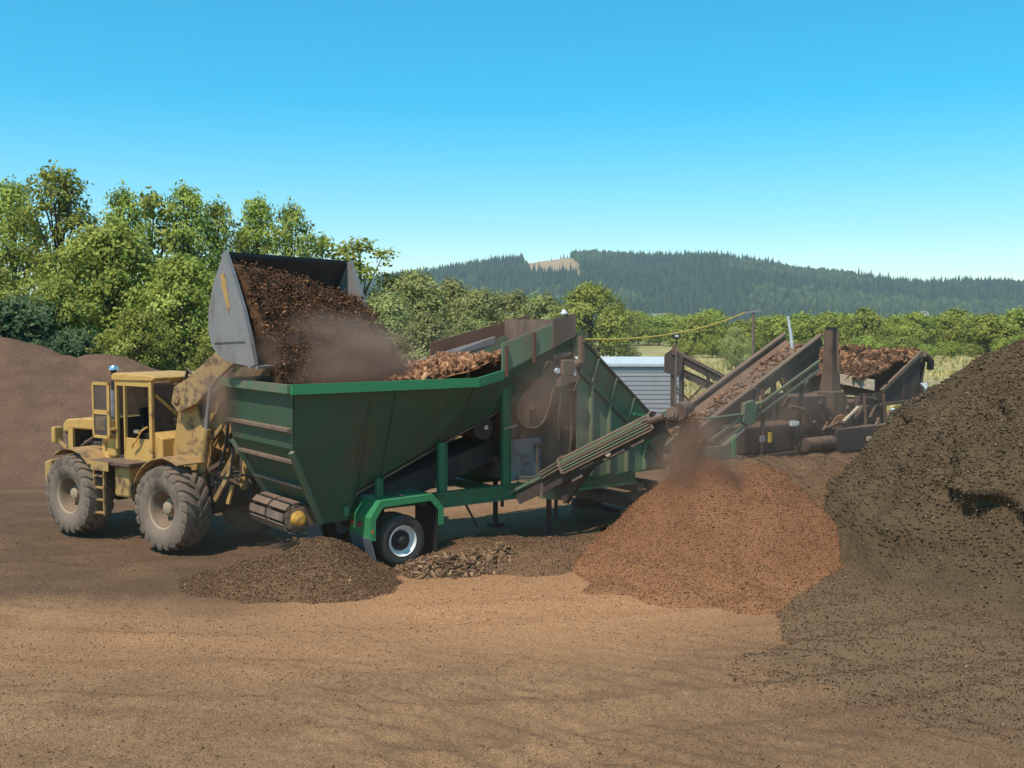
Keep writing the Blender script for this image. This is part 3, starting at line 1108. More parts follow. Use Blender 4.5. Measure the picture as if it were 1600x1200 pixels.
for sg in (-1, 1):
    m = MB()
    m.prism([(-2.28, sg * 0.80, 0.98), (-1.95, sg * 0.80, 0.92), (-1.45, sg * 0.80, 1.10), (-1.6, sg * 0.80, 1.36), (-2.2, sg * 0.80, 1.30)], (0, -sg * 0.03, 0))
    m.build('pulley_bracket', 'steel_dust', TR)

# chassis rails and cross members
for sg in (-1, 1):
    m = MB()
    y = sg * 1.15
    for (x0_, x1_, yy_) in ((.70, 6.2, y), (-1.55, .70, sg * .55)):
        m.box(x0_, x1_, min(yy_, yy_ - sg * .04), max(yy_, yy_ - sg * .04), 1.10, 1.33)
        m.box(x0_, x1_, min(yy_ + sg * .05, yy_ - sg * .12), max(yy_ + sg * .05, yy_ - sg * .12), 1.06, 1.10)
        m.box(x0_, x1_ + (1.0 if x0_ > 0 else 0), min(yy_ + sg * .05, yy_ - sg * .12), max(yy_ + sg * .05, yy_ - sg * .12), 1.33, 1.37)
    m.box(.66, .74, min(sg * .5, y), max(sg * .5, y), 1.09, 1.34)
    m.build('chassis_rail', 'green', TR)
m = MB()
for s in (-1.3, 0.5, 2.4, 4.2, 6.0):
    m.box(s, s + 0.1, -1.1, 1.1, 1.12, 1.30)
m.build('cross_members', 'green', TR)
for sg in (-1, 1):
    y = sg * 1.12
    MB().beam((7.05, y, 1.35), (7.85, y, 1.86), 0.09, 0.12).build('drawbar', 'green_dusty', TR)
    MB().beam((6.75, y, 1.60), (7.75, y, 2.12), 0.07, 0.10).build('drawbar_brace', 'green_dusty', TR)
    for (s, z1, w) in ((-0.55, zb(-.55) + .05, 0.10), (0.90, zb(0.9) + .04, 0.16), (2.50, 3.74, 0.17)):
        m = MB().box(s - w / 2, s + w / 2, min(y, y - sg * .09), max(y, y - sg * .09), 1.37, z1)
        m.box(s + w / 2, s + w / 2 + 0.02, min(y + sg * .03, y - sg * .12), max(y + sg * .03, y - sg * .12), 1.37, z1)
        m.build('post', 'green', TR)
for k in range(5):
    z0 = .02 + .205 * k
    for q_ in (0, 1):
        if k % 2 == 0:
            MB().box(6.3 + .5 * q_, 6.5 + .5 * q_, -1.25 + .03 * k, 1.25 - .05 * k, z0, z0 + .2).build('crib_timber', 'pole', TR, bevel=.015)
        else:
            MB().box(6.15, 7.1, -1.1 + 2.0 * q_, -.9 + 2.0 * q_, z0, z0 + .2).build('crib_timber', 'pole', TR, bevel=.015)
for sg in (-1, 1):
    m = MB().tube([(3.75, sg * 1.0, 1.1), (3.75, sg * 1.0, 0.1)], 0.06, 8)
    m.tube([(3.95, sg * 1.0, 1.1), (3.95, sg * 1.0, 0.45)], 0.04, 8)
    m.box(3.6, 3.9, sg * 1.0 - .15, sg * 1.0 + .15, 0.03, 0.10)
    m.build('landing_leg', 'rust_dark', TR)
MB().tube([(1.45, -1.1, 1.1), (1.75, -1.15, 0.55)], 0.025, 6).build('stay_rod', 'dark_steel', TR)

# conveyor hung under the hopper
zc = lambda s: 1.98 + 0.27 * (s - 1.55)
for sg in (-1, 1):
    m = MB().hexa([(-0.9, sg * .55, zc(-.9) - .50), (4.6, sg * .55, zc(4.6) - .42), (4.6, sg * .51, zc(4.6) - .42), (-.9, sg * .51, zc(-.9) - .50),
                   (-0.9, sg * .55, zc(-.9)), (4.6, sg * .55, zc(4.6)), (4.6, sg * .51, zc(4.6)), (-.9, sg * .51, zc(-.9))])
    m.build('under_conveyor_side', 'rust_dark', TR)
MB().sheet([[(-.9, y, zc(-.9) - .15) for y in (-.5, .5)], [(4.6, y, zc(4.6) - .15) for y in (-.5, .5)]], (0, 0, -.03)).build('under_belt', 'belt', TR)
for s in (-0.4, 1.1, 2.6):
    m = MB().tube([(s, -.62, zc(s) - .42), (s, .62, zc(s) - .42)], 0.07, 10)
    m.build('idler', 'steel_dust', TR, True)
m = MB().lathe([(0.0, -.98), (.05, -.98), (.06, -.92), (.24, -.92), (.24, .92), (0, .92)], (2.05, 0, 2.58), (0, 1, 0), 20)
m.build('snub_roller', 'rust_dark', TR, True)
MB().lathe([(0, -1.03), (.05, -1.03), (.06, -.98), (0, -.97)], (2.05, 0, 2.6), (0, 1, 0), 10).build('roller_hub', 'chrome', TR)
m = MB().box(1.05, 2.45, 0.75, 0.82, 1.37, 1.78)
m.build('tool_box', 'rust_dark', TR)

# vertical side boards over the upper belt
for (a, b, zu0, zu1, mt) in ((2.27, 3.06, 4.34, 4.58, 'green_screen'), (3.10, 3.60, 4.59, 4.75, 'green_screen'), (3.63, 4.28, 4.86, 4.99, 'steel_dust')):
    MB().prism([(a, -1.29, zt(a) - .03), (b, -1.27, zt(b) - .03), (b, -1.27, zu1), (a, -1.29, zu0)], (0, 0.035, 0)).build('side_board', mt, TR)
for s in (2.36, 3.08):
    MB().box(s - .03, s + .03, -1.34, -1.30, zt(s) - .12, zt(s) + .52).build('board_stake', 'rust_red', TR)
MB().prism([(2.27, 1.50, 3.86), (5.0, 1.35, 4.55), (5.0, 1.35, 4.98), (2.27, 1.50, 4.33)], (0, -0.04, 0)).build('far_board', 'rust_red', TR)
MB().prism([(1.0, 1.42, 3.55), (3.9, 1.30, 4.30), (3.9, 1.30, 4.46), (1.0, 1.5, 3.72)], (0, -0.10, 0)).build('far_lit_strip', 'grey_steel', TR)  # added grey strip: sunlight on the far sheet's inner flare put into colour
MB().box(4.24, 4.30, -1.22, 1.3, 3.75, 4.86).build('head_plate', 'steel_dust', TR)
m = MB().lathe([(0, 0), (.075, 0), (.08, .03), (.05, .06), (.045, .10), (0, .11)], (3.98, -1.22, 4.96), (0, 0, 1), 12)
m.build('beacon', 'white', TR, True)
MB().box(4.36, 4.46, -1.36, -1.24, 3.9, 4.50).build('head_bracket', 'steel_dust', TR)

# drive side: dusty housing, belt guard, motor, pipes
MB().box(2.75, 4.36, -0.96, 0.9, 1.40, 3.62).build('drive_housing', 'steel_dust', TR, bevel=0.02)
MB().prism([(2.65, -1.0, 3.05), (4.3, -1.0, 3.05), (4.3, -1.0, 4.35), (3.65, -1.0, 4.1), (2.65, -1.0, 3.7)], (0, 0.03, 0)).build('drive_plate', 'green_dusty', TR)
MB().box(2.62, 3.50, -1.02, -0.98, 1.42, 2.30).build('access_sheet', 'grey_steel', TR)
gp = []
cb, ct, rb, rt = Vector((3.18, 2.92)), Vector((3.74, 3.72)), 0.40, 0.13
ax2 = (ct - cb).normalized()
base_a = math.atan2(ax2.y, ax2.x)
for k in range(13):
    a = base_a + PI / 2 + 0.35 + k * (PI - 0.7) / 12 + 0.0
    a = base_a + PI / 2 - 0.33 + (PI + 0.66) * k / 12
    gp.append((cb.x + rb * math.cos(a), cb.y + rb * math.sin(a)))
for k in range(7):
    a = base_a - PI / 2 + 0.33 + (PI - 0.66) * k / 6
    gp.append((ct.x + rt * math.cos(a), ct.y + rt * math.sin(a)))
guard = MB().prism([(p[0], -1.14, p[1]) for p in gp], (0, 0.10, 0)).build('belt_guard', 'steel_dust', TR)
loop = [(p[0], -1.15, p[1]) for p in gp] + [(gp[0][0], -1.15, gp[0][1])]
MB().tube(loop, 0.030, 6).build('guard_rim', 'hose', guard)
MB().lathe([(0, -1.22), (.05, -1.22), (.06, -1.14), (0, -1.14)], (3.18, 0, 2.92), (0, 1, 0), 10).build('shaft_end', 'rust', guard)
MB().box(3.10, 3.14, -1.17, -1.14, 2.70, 2.95).build('guard_slot', 'dark_steel', guard)
m = MB().box(3.88, 4.22, -1.30, -1.05, 3.62, 3.98)
m.build('gearbox', 'steel_dust', TR, bevel=.03)
m = MB().tube([(4.22, -1.18, 3.82), (4.40, -1.18, 3.90)], .11, 14)
m.tube([(3.70, -1.16, 4.02), (4.18, -1.16, 4.10)], .085, 12)
m.build('drive_motor', 'steel_dust', TR, True)
MB().beam((3.62, -1.14, 3.88), (4.3, -1.14, 4.22), .05, .10).build('motor_bracket', 'steel_dust', TR)
MB().prism([(3.80, -1.32, 3.40), (4.30, -1.32, 3.52), (4.32, -1.32, 3.62), (3.84, -1.32, 3.62)], (0, .2, 0)).build('motor_shelf', 'steel_dust', TR)
m = MB().lathe([(0, -1.25), (.06, -1.25), (.07, -1.17), (0, -1.16)], (3.80, 0, 3.74), (0, 1, 0), 12)
m.build('pulley_cap', 'white', TR)
for pts, r in (([(3.95, -1.2, 3.7), (3.9, -1.24, 3.3), (3.85, -1.2, 2.7), (3.95, -1.1, 2.2)], .022),
               ([(4.2, -1.25, 3.9), (4.3, -1.35, 3.6), (4.2, -1.3, 3.3), (4.05, -1.2, 3.35)], .018),
               ([(3.7, -1.2, 3.9), (3.5, -1.25, 3.95), (3.4, -1.2, 3.75)], .02),
               ([(4.25, -1.1, 3.2), (4.27, -1.14, 2.4), (4.2, -1.14, 1.6)], .03),
               ([(3.35, -1.08, 2.2), (3.35, -1.1, 1.5)], .028)):
    MB().tube(pts, r, 6).build('hose', 'hose', TR, True)
for k in range(22):
    a = RNG.uniform(2.8, 4.2); z = RNG.uniform(1.7, 3.9); w = RNG.uniform(.03, .12)
    MB().box(a, a + w * 1.6, -1.03 - RNG.uniform(0, .05), -0.95, z, z + w * .7).build('fitting', 'steel_dust', TR)
MB().beam((2.75, -1.13, 2.62), (2.40, -1.15, 2.56), 0.05, 0.05).build('tension_rod', 'grey_steel', TR)
MB().beam((3.30, -1.05, 3.35), (3.72, -1.05, 4.20), 0.05, 0.16, (0, 1, 0)).build('brace', 'green_dusty', TR)

# screen box with sloping, flared top and upright ribs
ztop_ = lambda s: 4.28 - 0.83 * (s - 4.48)
for sg in (-1, 1):
    y = sg * 1.15
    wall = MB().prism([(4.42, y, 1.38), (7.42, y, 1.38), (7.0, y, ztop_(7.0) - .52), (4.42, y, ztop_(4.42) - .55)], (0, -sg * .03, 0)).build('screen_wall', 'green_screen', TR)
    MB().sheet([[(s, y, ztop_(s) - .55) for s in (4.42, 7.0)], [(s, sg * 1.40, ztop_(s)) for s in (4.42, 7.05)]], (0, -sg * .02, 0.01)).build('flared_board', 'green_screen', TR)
    MB().beam((4.42, y + sg * .05, ztop_(4.42) - .58), (7.0, y + sg * .05, ztop_(7.0) - .55), 0.10, 0.10).build('ledge', 'green_dusty', TR)
    MB().beam((4.38, sg * 1.42, ztop_(4.38) + .01), (7.1, sg * 1.42, ztop_(7.1) + .01), 0.06, 0.05).build('top_angle', 'rust_dark', TR)
    for s in (4.79, 5.33, 5.88, 6.45):
        zl = ztop_(s) - .60
        m = MB().box(s - .025, s + .025, min(y, y + sg * .10), max(y, y + sg * .10), 1.38, zl)
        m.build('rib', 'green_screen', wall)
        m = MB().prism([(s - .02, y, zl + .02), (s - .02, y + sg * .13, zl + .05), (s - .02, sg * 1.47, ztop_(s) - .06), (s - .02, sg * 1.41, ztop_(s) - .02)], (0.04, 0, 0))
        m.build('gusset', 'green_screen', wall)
MB().box(7.0, 7.04, -1.1, 1.1, 1.38, 2.1).build('front_plate', 'green_dusty', TR)
MB().sheet([[(4.45, y, 3.6) for y in (-1.1, 1.1)], [(7.0, y, 1.62) for y in (-1.1, 1.1)]], (0, 0, -.05)).build('screen_deck', 'rust', TR)
MB().beam((5.88, -1.42, 2.72), (6.55, -1.42, 2.60), 0.05, 0.06).build('tie_bar', 'green_bright', TR)

# axle, wheels, mudguards
MB().tube([(-.2, -1.0, .56), (-.2, 1.0, .56)], 0.07, 10).build('axle', 'dark_steel', TR)


def road_wheel(y_out, sgn):
    """dual-tyre wheel, its outer face at y_out on side sgn"""
    w = MB().lathe([(0.0, .0), (.19, .0), (.20, .01), (.265, .035), (.278, .11), (.298, .135), (.305, .11), (.29, -.1), (0.0, -.1)], (0, 0, 0), (0, 1, 0), 28).build('wheel', 'rim_white', TR, True)
    w.location = (-.2, y_out - sgn * .14, .56)
    w.rotation_euler = (0, 0, 0 if sgn > 0 else PI)
    m = MB()
    prof = [(.295, -.11), (.36, -.14), (.44, -.145), (.485, -.125), (.50, -.10), (.505, -.06), (.495, -.05), (.495, -.04), (.507, -.03), (.507, .03), (.495, .04), (.495, .05), (.505, .06), (.50, .10), (.485, .125), (.44, .145), (.36, .14), (.295, .11)]
    m.lathe(prof, (0, 0, 0), (0, 1, 0), 40)
    m.build('tyre', 'tyre_black', w, True)
    hub = MB().lathe([(0, .15), (.06, .15), (.075, .11), (.13, .07), (.195, .045), (.20, .01), (0, .01)], (0, 0, 0), (0, 1, 0), 20)
    for k in range(8):
        a = k * PI / 4
        hub.lathe([(0, .09), (.018, .09), (.018, .04), (0, .04)], (.15 * math.cos(a), 0, .15 * math.sin(a)), (0, 1, 0), 6)
    hub.build('hub', 'black', w, True)
    inner = MB().lathe([(r, h - .34) for r, h in prof], (0, 0, 0), (0, 1, 0), 32)
    inner.build('inner_tyre', 'tyre_black', w, True)
    return w


road_wheel(-1.43, -1)
road_wheel(1.43, 1)
for sg in (-1, 1):
    yo, yi = sg * 1.47, sg * 0.66
    prof = [(-.95, .66), (-.95, 1.10), (-.74, 1.40), (.44, 1.42), (.68, 1.14), (.68, .80)]
    m = MB()
    t_ = 0.03
    for (a, b) in zip(prof[:-1], prof[1:]):
        d = Vector((b[0] - a[0], 0, b[1] - a[1])).normalized()
        nrm = Vector((d.z, 0, -d.x)) * t_
        A0, B0 = Vector((a[0], yo, a[1])), Vector((b[0], yo, b[1]))
        A1, B1 = Vector((a[0], yi, a[1])), Vector((b[0], yi, b[1]))
        m.hexa([A0 + nrm, B0 + nrm, B1 + nrm, A1 + nrm, A0, B0, B1, A1])
    # folded skirt on the outer edge
    inn = [(-.84, .66), (-.84, 1.05), (-.68, 1.28), (.38, 1.30), (.57, 1.09), (.57, .80)]
    for k in range(len(prof) - 1):
        a, b, c, d = prof[k], prof[k + 1], inn[k + 1], inn[k]
        y2 = yo + sg * .025
        m.prism([(a[0], y2, a[1]), (b[0], y2, b[1]), (c[0], y2, c[1]), (d[0], y2, d[1])], (0, -sg * .03, 0))
    fender = m.build('mudguard', 'green_bright', TR)
    for yy in (0.78, 1.08):
        MB().lathe([(0, 0), (.055, 0), (.055, .02), (.035, .035), (0, .04)], (-.95, sg * yy, .93), (-1, 0, 0), 14).build('tail_light', 'red_lens', fender)
    MB().box(-.93, -.90, sg * 1.50 - .01, sg * 1.50 + .01, .80, .88).build('side_marker', 'orange_lens', fender)
    m = MB().hexa([(-.97, yi, .70), (-.93, yi, .70), (-.93, yo, .70), (-.97, yo, .70), (-.80, yi, .12), (-.78, yi, .12), (-.78, yo, .12), (-.80, yo, .12)])
    m.build('mudflap', 'flap', TR)
    MB().box(.54, .57, sg * 1.45 if sg < 0 else .65, -.65 if sg < 0 else sg * 1.45, .22, 1.2).build('front_flap', 'black', TR)
m = MB()
for k in range(9):
    a, b = RNG.uniform(-.5, .1), RNG.uniform(-1.35, -.8)
    m.beam((a, b, 1.432), (a + RNG.uniform(.05, .14), b + RNG.uniform(-.06, .06), 1.445), .04, .02)
tag(m.build('bark_bits', 'rust_red', TR), kind='stuff')

# ---- discharge conveyor slung off the near side
T0, T1 = w2t((0.33, 21.66, 1.28)), w2t((3.42, 20.5, 3.02))
e = (T1 - T0).normalized()
lat = e.cross(Vector((0, 0, 1))).normalized()      # towards the camera side
upv = lat.cross(e).normalized()
Lc = (T1 - T0).length


def cp(a, b, c):
    return T0 + e * a + lat * b + upv * c


dc = MB()
dc.sheet([[cp(0, b, 0.02) for b in (-.30, .30)], [cp(Lc, b, 0.02) for b in (-.30, .30)]], upv * -0.03)
dcv = dc.build('discharge_conveyor', 'belt', TR)
for sg in (-1, 1):
    m = MB().hexa([cp(-.2, sg * .34, -.26), cp(Lc, sg * .34, -.22), cp(Lc, sg * .30, -.22), cp(-.2, sg * .30, -.26),
                   cp(-.2, sg * .34, -.02), cp(Lc, sg * .34, .02), cp(Lc, sg * .30, .02), cp(-.2, sg * .30, -.02)])
    m.build('conveyor_side', 'rust_dark', dcv)
    MB().beam(cp(-.3, sg * .36, .06), cp(Lc - .1, sg * .36, .10), .05, .06, upv).build('side_rail', 'green_dusty', dcv)
for k in range(9):
    a = R(-12 + 15.5 * k)
    b, c = .335 + .10 * math.cos(a), -.04 + .22 * math.sin(a)
    if k > 5:
        b, c = .30 - (k - 5) * .09, .19 + .012 * (k - 5)
    MB().tube([cp(1.02, b, c), cp(Lc - .62, b, c)], .020, 6).build('cover_bar', 'steel_dust' if k % 3 == 0 else 'green_dusty', dcv)
MB().sheet([[cp(a, .31, -.06) for a in (1.0, Lc - .6)], [cp(a, .30, .14) for a in (1.0, Lc - .6)], [cp(a, .05, .19) for a in (1.0, Lc - .6)], [cp(a, -.3, .17) for a in (1.0, Lc - .6)]], upv * -.012).build('belt_cover', 'dark_steel', dcv)
for a in (1.0, Lc - .6):
    m = MB()
    m.tube([cp(a, .46, -.08), cp(a, .44, .10), cp(a, .32, .22), cp(a, .0, .25), cp(a, -.34, .2)], .03, 6)
    m.build('cover_hoop', 'steel_dust', dcv)
m = MB().tube([cp(Lc, -.40, 0), cp(Lc, .44, 0)], .17, 20)
m.build('head_drum', 'rust', dcv, True)
m = MB().lathe([(.0, .0), (.06, .0), (.07, -.04), (.12, -.04), (.14, -.09), (.09, -.11), (.0, -.11)], cp(Lc - .12, .52, .02), lat, 16)
m.build('head_bearing', 'steel_dust', dcv, True)
m = MB().tube([cp(Lc - .62, .42, .08), cp(Lc - .3, .42, .04)], .075, 10)
m.tube([cp(Lc - .75, .40, .14), cp(Lc - .55, .42, .10)], .035, 8)
m.build('head_motor', 'rust', dcv, True)
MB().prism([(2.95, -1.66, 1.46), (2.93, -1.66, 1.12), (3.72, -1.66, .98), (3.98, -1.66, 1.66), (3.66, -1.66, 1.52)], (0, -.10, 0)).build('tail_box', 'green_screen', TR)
for off in (0, .07, .13):
    MB().tube([(2.72, -1.2, 1.42 + off * .8), (3.05, -1.33, 1.38 + off), (3.4, -1.36, 1.48 + off)] + [cp(.55, .42, .02 + off), cp(1.0, .42, .05 + off)], .020, 6).build('hydraulic_hose', 'hose', dcv, True)
m = MB()
for (a, c, l) in ((1.35, -.16, .35), (1.9, -.2, .5), (2.55, -.2, .3), (1.1, -.3, .25)):
    m.beam(cp(a, .38, c), cp(a + l, .38, c + .01), .03, .05, upv)
m.build('side_straps', 'steel_dust', dcv)
m = MB().lathe([(0, .05), (.06, .05), (.07, 0), (0, 0)], cp(2.05, .38, -.12), lat, 12)
m.build('roller_cap', 'wood_pale', dcv)
m = MB().beam(cp(1.3, 0, -.2), (T0 + e * 1.0).to_tuple()[:2] + (1.0,), .08, .08)
m.prism([cp(.65, .2, -.2), cp(1.5, .2, -.24), tuple(cp(1.0, .2, 0).to_tuple()[:2]) + (1.0,)], lat * -.4)
m.build('conveyor_strut', 'rust_dark', dcv)

# coarse bark riding in the hopper
def hopper_bark(seed, n, f, size, name, mat, smin, smax, ymax):
    r = np.random.RandomState(seed)
    s = r.uniform(smin, smax, n); y = r.uniform(-ymax, ymax, n)
    y = y * np.interp(s, [-2, 1.4, 2.27, 3.4], [1.26, 1.26, 1.02, 1.0])
    z = f(s, y) + r.uniform(-.06, .05, n)
    return tag(shards(name, np.stack([s, y, z], -1), size(r, n), mat, None, seed + 1, (1, .36, .13), .9, boxy=True), kind='stuff')


def bark_top(s, y):
    return 3.60 + 0.22 * np.clip(s - .4, 0, 3) - 0.05 * y + 0.07 * fbm(s * 2, y * 2, 3, 220)


def hopper_core():
    S = np.linspace(-2.0, 3.4, 60); Yy = np.linspace(-1.25, 1.25, 30)
    X, Y = np.meshgrid(S, Yy)
    Z = bark_top(X, Y) - .05 - 0.9 * sstep(2.3, 3.4, X) * 0.3
    Y2 = Y / 1.25 * np.interp(X, [-2, 1.4, 2.27, 3.4], [1.56, 1.56, 1.25, 1.2])
    Z = Z - .5 * sstep(2.2, 2.8, X)
    V = np.stack([X, Y2, Z], -1).reshape(-1, 3)
    n_y, n_x = X.shape
    ii = np.arange(n_x * n_y).reshape(n_y, n_x)
    F = np.stack([ii[:-1, :-1], ii[:-1, 1:], ii[1:, 1:], ii[1:, :-1]], -1).reshape(-1, 4)
    return np_mesh('bark_load', V, F, 'heap_red', None, None, True)


core = hopper_core()
core.location = TR_O
core.rotation_euler = (0, 0, TR_A)
tag(core, 'coarse red-brown bark heaped in the open green hopper', 'bark load', kind='stuff')
cb_ = hopper_bark(230, 5200, bark_top, lambda r, n: np.clip(r.gamma(2.2, .035, n) + .03, 0, .30), 'bark_pieces', 'bark_red', -.2, 2.45, 1.16)
cb_.parent = core

# ================================================================== WHEEL LOADER
LO = empty('wheel_loader', LO_O, LO_A)
tag(LO, 'faded yellow articulated wheel loader with open cab door tipping its raised bucket', 'loader')


def loader_tyre_meshes():
    m = MB()
    prof = [(.40, -.26), (.47, -.31), (.60, -.335), (.74, -.325), (.82, -.30), (.842, -.24), (.845, 0), (.842, .24), (.82, .30), (.74, .325), (.60, .335), (.47, .31), (.40, .26)]
    m.lathe(prof, (0, 0, 0), (0, 1, 0), 56)
    t = m.build('tyre', 'tyre', None, True).data
    m = MB()
    N = 22
    for sd in (-1, 1):
        for k in range(N):
            a0 = 2 * PI * (k + (0.5 if sd > 0 else 0)) / N
            pts = []
            for (f, y, rr, r0) in ((0, .335, .775, .70), (.12, .315, .858, .80), (.45, .16, .905, .84), (1.0, -.03, .915, .845)):
                a = a0 + f * 0.42
                wd = 0.066 + 0.014 * f
                for (ww, rad) in ((-wd, r0), (wd, r0), (wd * .85, rr), (-wd * .85, rr)):
                    aa = a + ww / rad
                    pts.append((math.cos(aa) * rad, sd * y, math.sin(aa) * rad))
            fs = []
            for q in range(3):
                o = q * 4
                for j in range(4):
                    j2 = (j + 1) % 4
                    fs.append((o + j, o + j2, o + 4 + j2, o + 4 + j))
            fs += [(0, 1, 2, 3), (15, 14, 13, 12)]
            m.add(pts, fs)
    l = m.build('tread', 'tyre_lug', None).data
    return t, l


tm, lm = loader_tyre_meshes()
for o in list(col.objects):
    if o.data in (tm, lm):
        bpy.data.objects.remove(o)
rim_mb = MB().lathe([(0, .02), (.12, .02), (.22, .0), (.27, .05), (.30, .13), (.33, .20), (.36, .235), (.40, .26), (.425, .27), (.43, .235), (.41, .20), (.41, -.26), (0, -.26)], (0, 0, 0), (0, 1, 0), 36)
hub_mb = MB().lathe([(0, .17), (.10, .17), (.13, .15), (.14, .06), (.20, .05), (.21, .0), (0, .0)], (0, 0, 0), (0, 1, 0), 24)
for k in range(14):
    a = k * 2 * PI / 14
    hub_mb.lathe([(0, .075), (.018, .075), (.018, .03), (0, .03)], (.175 * math.cos(a), 0, .175 * math.sin(a)), (0, 1, 0), 6)
    hub_mb.lathe([(0, .155), (.012, .155), (.014, .13), (0, .13)], (.27 * math.cos(a), -.06, .27 * math.sin(a)), (0, 1, 0), 6)
for i, (x, y) in enumerate(((1.65, -1.1), (-1.65, -1.1), (1.65, 1.1), (-1.65, 1.1))):
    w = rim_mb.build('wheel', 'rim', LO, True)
    w.location = (x, y, .90)
    w.rotation_euler = (0, 0.3 * i, PI if y < 0 else 0)
    for nm, me in (('tyre', tm), ('tread', lm)):
        o = bpy.data.objects.new(nm, me)
        col.objects.link(o)
        o.parent = w
    hub_mb.build('hub', 'rim_ring', w, True)
    MB().lathe([(.395, .262), (.43, .285), (.445, .255), (.43, .22), (.39, .215)], (0, 0, 0), (0, 1, 0), 36, True).build('rim_ring', 'rim_ring', w, True)

# frames, axles, counterweight
MB().box(-3.0, -0.15, -.52, .52, .80, 1.55).build('rear_frame', 'yellow_dirty', LO, bevel=.03)
MB().box(0.25, 2.25, -.46, .46, .78, 1.42).build('front_frame', 'dark_steel', LO, bevel=.03)  # dark colour stands in for the shade over the front frame
MB().tube([(0.05, 0, .7), (0.05, 0, 1.6)], .16, 12).build('articulation_pin', 'dark_steel', LO)
for x in (1.65, -1.65):
    m = MB().tube([(x, -.95, .90), (x, .95, .90)], .17, 12)
    m.lathe([(0, -.3), (.2, -.28), (.3, -.12), (.3, .12), (.2, .28), (0, .3)], (x, 0, .9), (0, 1, 0), 14)
    m.build('axle', 'rust_dark', LO, True)
MB().hexa([(-3.34, -.92, 1.0), (-2.95, -1.0, .85), (-2.95, 1.0, .85), (-3.34, .92, 1.0), (-3.34, -.92, 1.48), (-2.95, -1.0, 1.58), (-2.95, 1.0, 1.58), (-3.34, .92, 1.48)]).build('counterweight', 'yellow_dirty', LO, bevel=.05)

# hood and engine
m = MB()
hp = [(-3.02, 2.20), (-3.02, 2.38), (-2.86, 2.50), (-2.2, 2.56), (-.95, 2.58), (-.95, 2.30), (-2.75, 2.28), (-2.85, 2.18)]
m.prism([(x, -.62, z) for x, z in hp], (0, 1.24, 0))
m.build('hood', 'yellow', LO, bevel=.04)
MB().box(-3.0, -2.72, -.58, .58, 1.55, 2.26).build('radiator', 'steel_dust', LO, bevel=.02)
for y in (-.60, .60):
    MB().box(-2.78, -2.60, y - .03, y + .03, 1.58, 2.29).build('hood_post', 'yellow', LO)
    MB().box(-3.30, -3.16, y * 1.05 - .12, y * 1.05 + .12, 1.92, 2.30).build('rear_lamp_guard', 'yellow', LO, bevel=.03)
    MB().beam((-3.2, y * 1.05, 2.0), (-2.9, y * 1.0, 1.8), .05, .06).build('lamp_bracket', 'yellow_dirty', LO)
m = MB().box(-2.65, -1.1, -.38, .38, 1.5, 2.05)
m.box(-2.45, -1.35, -.30, .30, 2.05, 2.22)
m.tube([(-2.4, -.42, 1.95), (-1.3, -.42, 1.95)], .07, 8)
m.tube([(-1.9, -.48, 1.62), (-1.9, -.48, 1.90)], .09, 10)
m.build('engine', 'dark_steel', LO)
m = MB().tube([(-2.1, -.50, 1.78), (-1.75, -.50, 1.80)], .07, 10)
m.tube([(-2.6, -.45, 1.6), (-2.35, -.55, 1.9), (-2.0, -.5, 2.1)], .03, 6)
m.tube([(-1.6, -.5, 1.6), (-1.5, -.56, 1.95), (-1.25, -.5, 2.1)], .025, 6)
m.build('engine_fittings', 'steel_dust', LO, True)
m = MB().tube([(-1.38, -.34, 2.58), (-1.38, -.34, 3.22)], .125, 18)
m.build('muffler', 'muffler', LO, True)
m = MB().tube([(-1.38, -.34, 3.22), (-1.38, -.34, 3.70)], .06, 12)
m.build('exhaust_pipe', 'dark_steel', LO, True)
m = MB().lathe([(0, .10), (.07, .09), (.11, .03), (.11, 0), (0, 0)], (-1.38, -.34, 3.70), (0, 0, 1), 14)
m.build('rain_cap', 'chrome', LO, True)

# cab
CX0, CX1, CYN, CYF, CZ0, CZ1 = -.70, .52, -.74, .74, 2.12, 3.50
MB().prism([(CX0 - .12, CYN - .06, 3.48), (CX1 + .12, CYN - .06, 3.50), (CX1 + .18, CYN - .06, 3.58), (CX1 + .05, CYN - .06, 3.64), (CX0 - .05, CYN - .06, 3.66), (CX0 - .14, CYN - .06, 3.60)], (0, CYF - CYN + .12, 0)).build('cab_roof', 'yellow', LO, bevel=.03)
for (x, y, w) in ((CX0, CYN, .07), (CX0 + .30, CYN, .05), (CX1, CYN, .10), (CX0, CYF, .07), (CX1, CYF, .10)):
    MB().box(x - w / 2, x + w / 2, y - .04, y + .04, 1.95, CZ1).build('cab_pillar', 'yellow', LO, bevel=.012)
for y in (CYN, CYF):
    m = MB().box(CX0, CX1, y - .03, y + .03, 3.38, 3.49)
    m.build('roof_rail', 'yellow', LO)
m = MB()
m.box(CX0 + .25, CX1 + .02, CYN - .02, CYN + .02, 1.70, 2.22)
m.build('cab_side_panel', 'yellow', LO, bevel=.01)
MB().box(CX0, CX1, CYF - .02, CYF + .02, 1.70, 2.35).build('cab_far_panel', 'yellow', LO)
MB().box(CX0 - .02, CX1 + .05, CYN + .03, CYF - .03, 1.68, 1.80).build('cab_floor', 'rust_dark', LO)
MB().box(CX0 - .02, CX0 + .02, CYN + .05, CYF - .05, 1.8, 2.65).build('cab_rear_panel', 'rust_dark', LO)
MB().prism([(CX1 + .02, CYN + .04, 1.80), (CX1 + .30, CYN + .04, 1.80), (CX1 + .30, CYN + .04, 2.25), (CX1 + .02, CYN + .04, 2.40)], (0, CYF - CYN - .08, 0)).build('dash_cowl', 'yellow', LO, bevel=.02)
MB().box(CX1 - .01, CX1 + .01, CYN + .06, CYF - .06, 2.38, 3.40).build('windscreen', 'glass', LO)
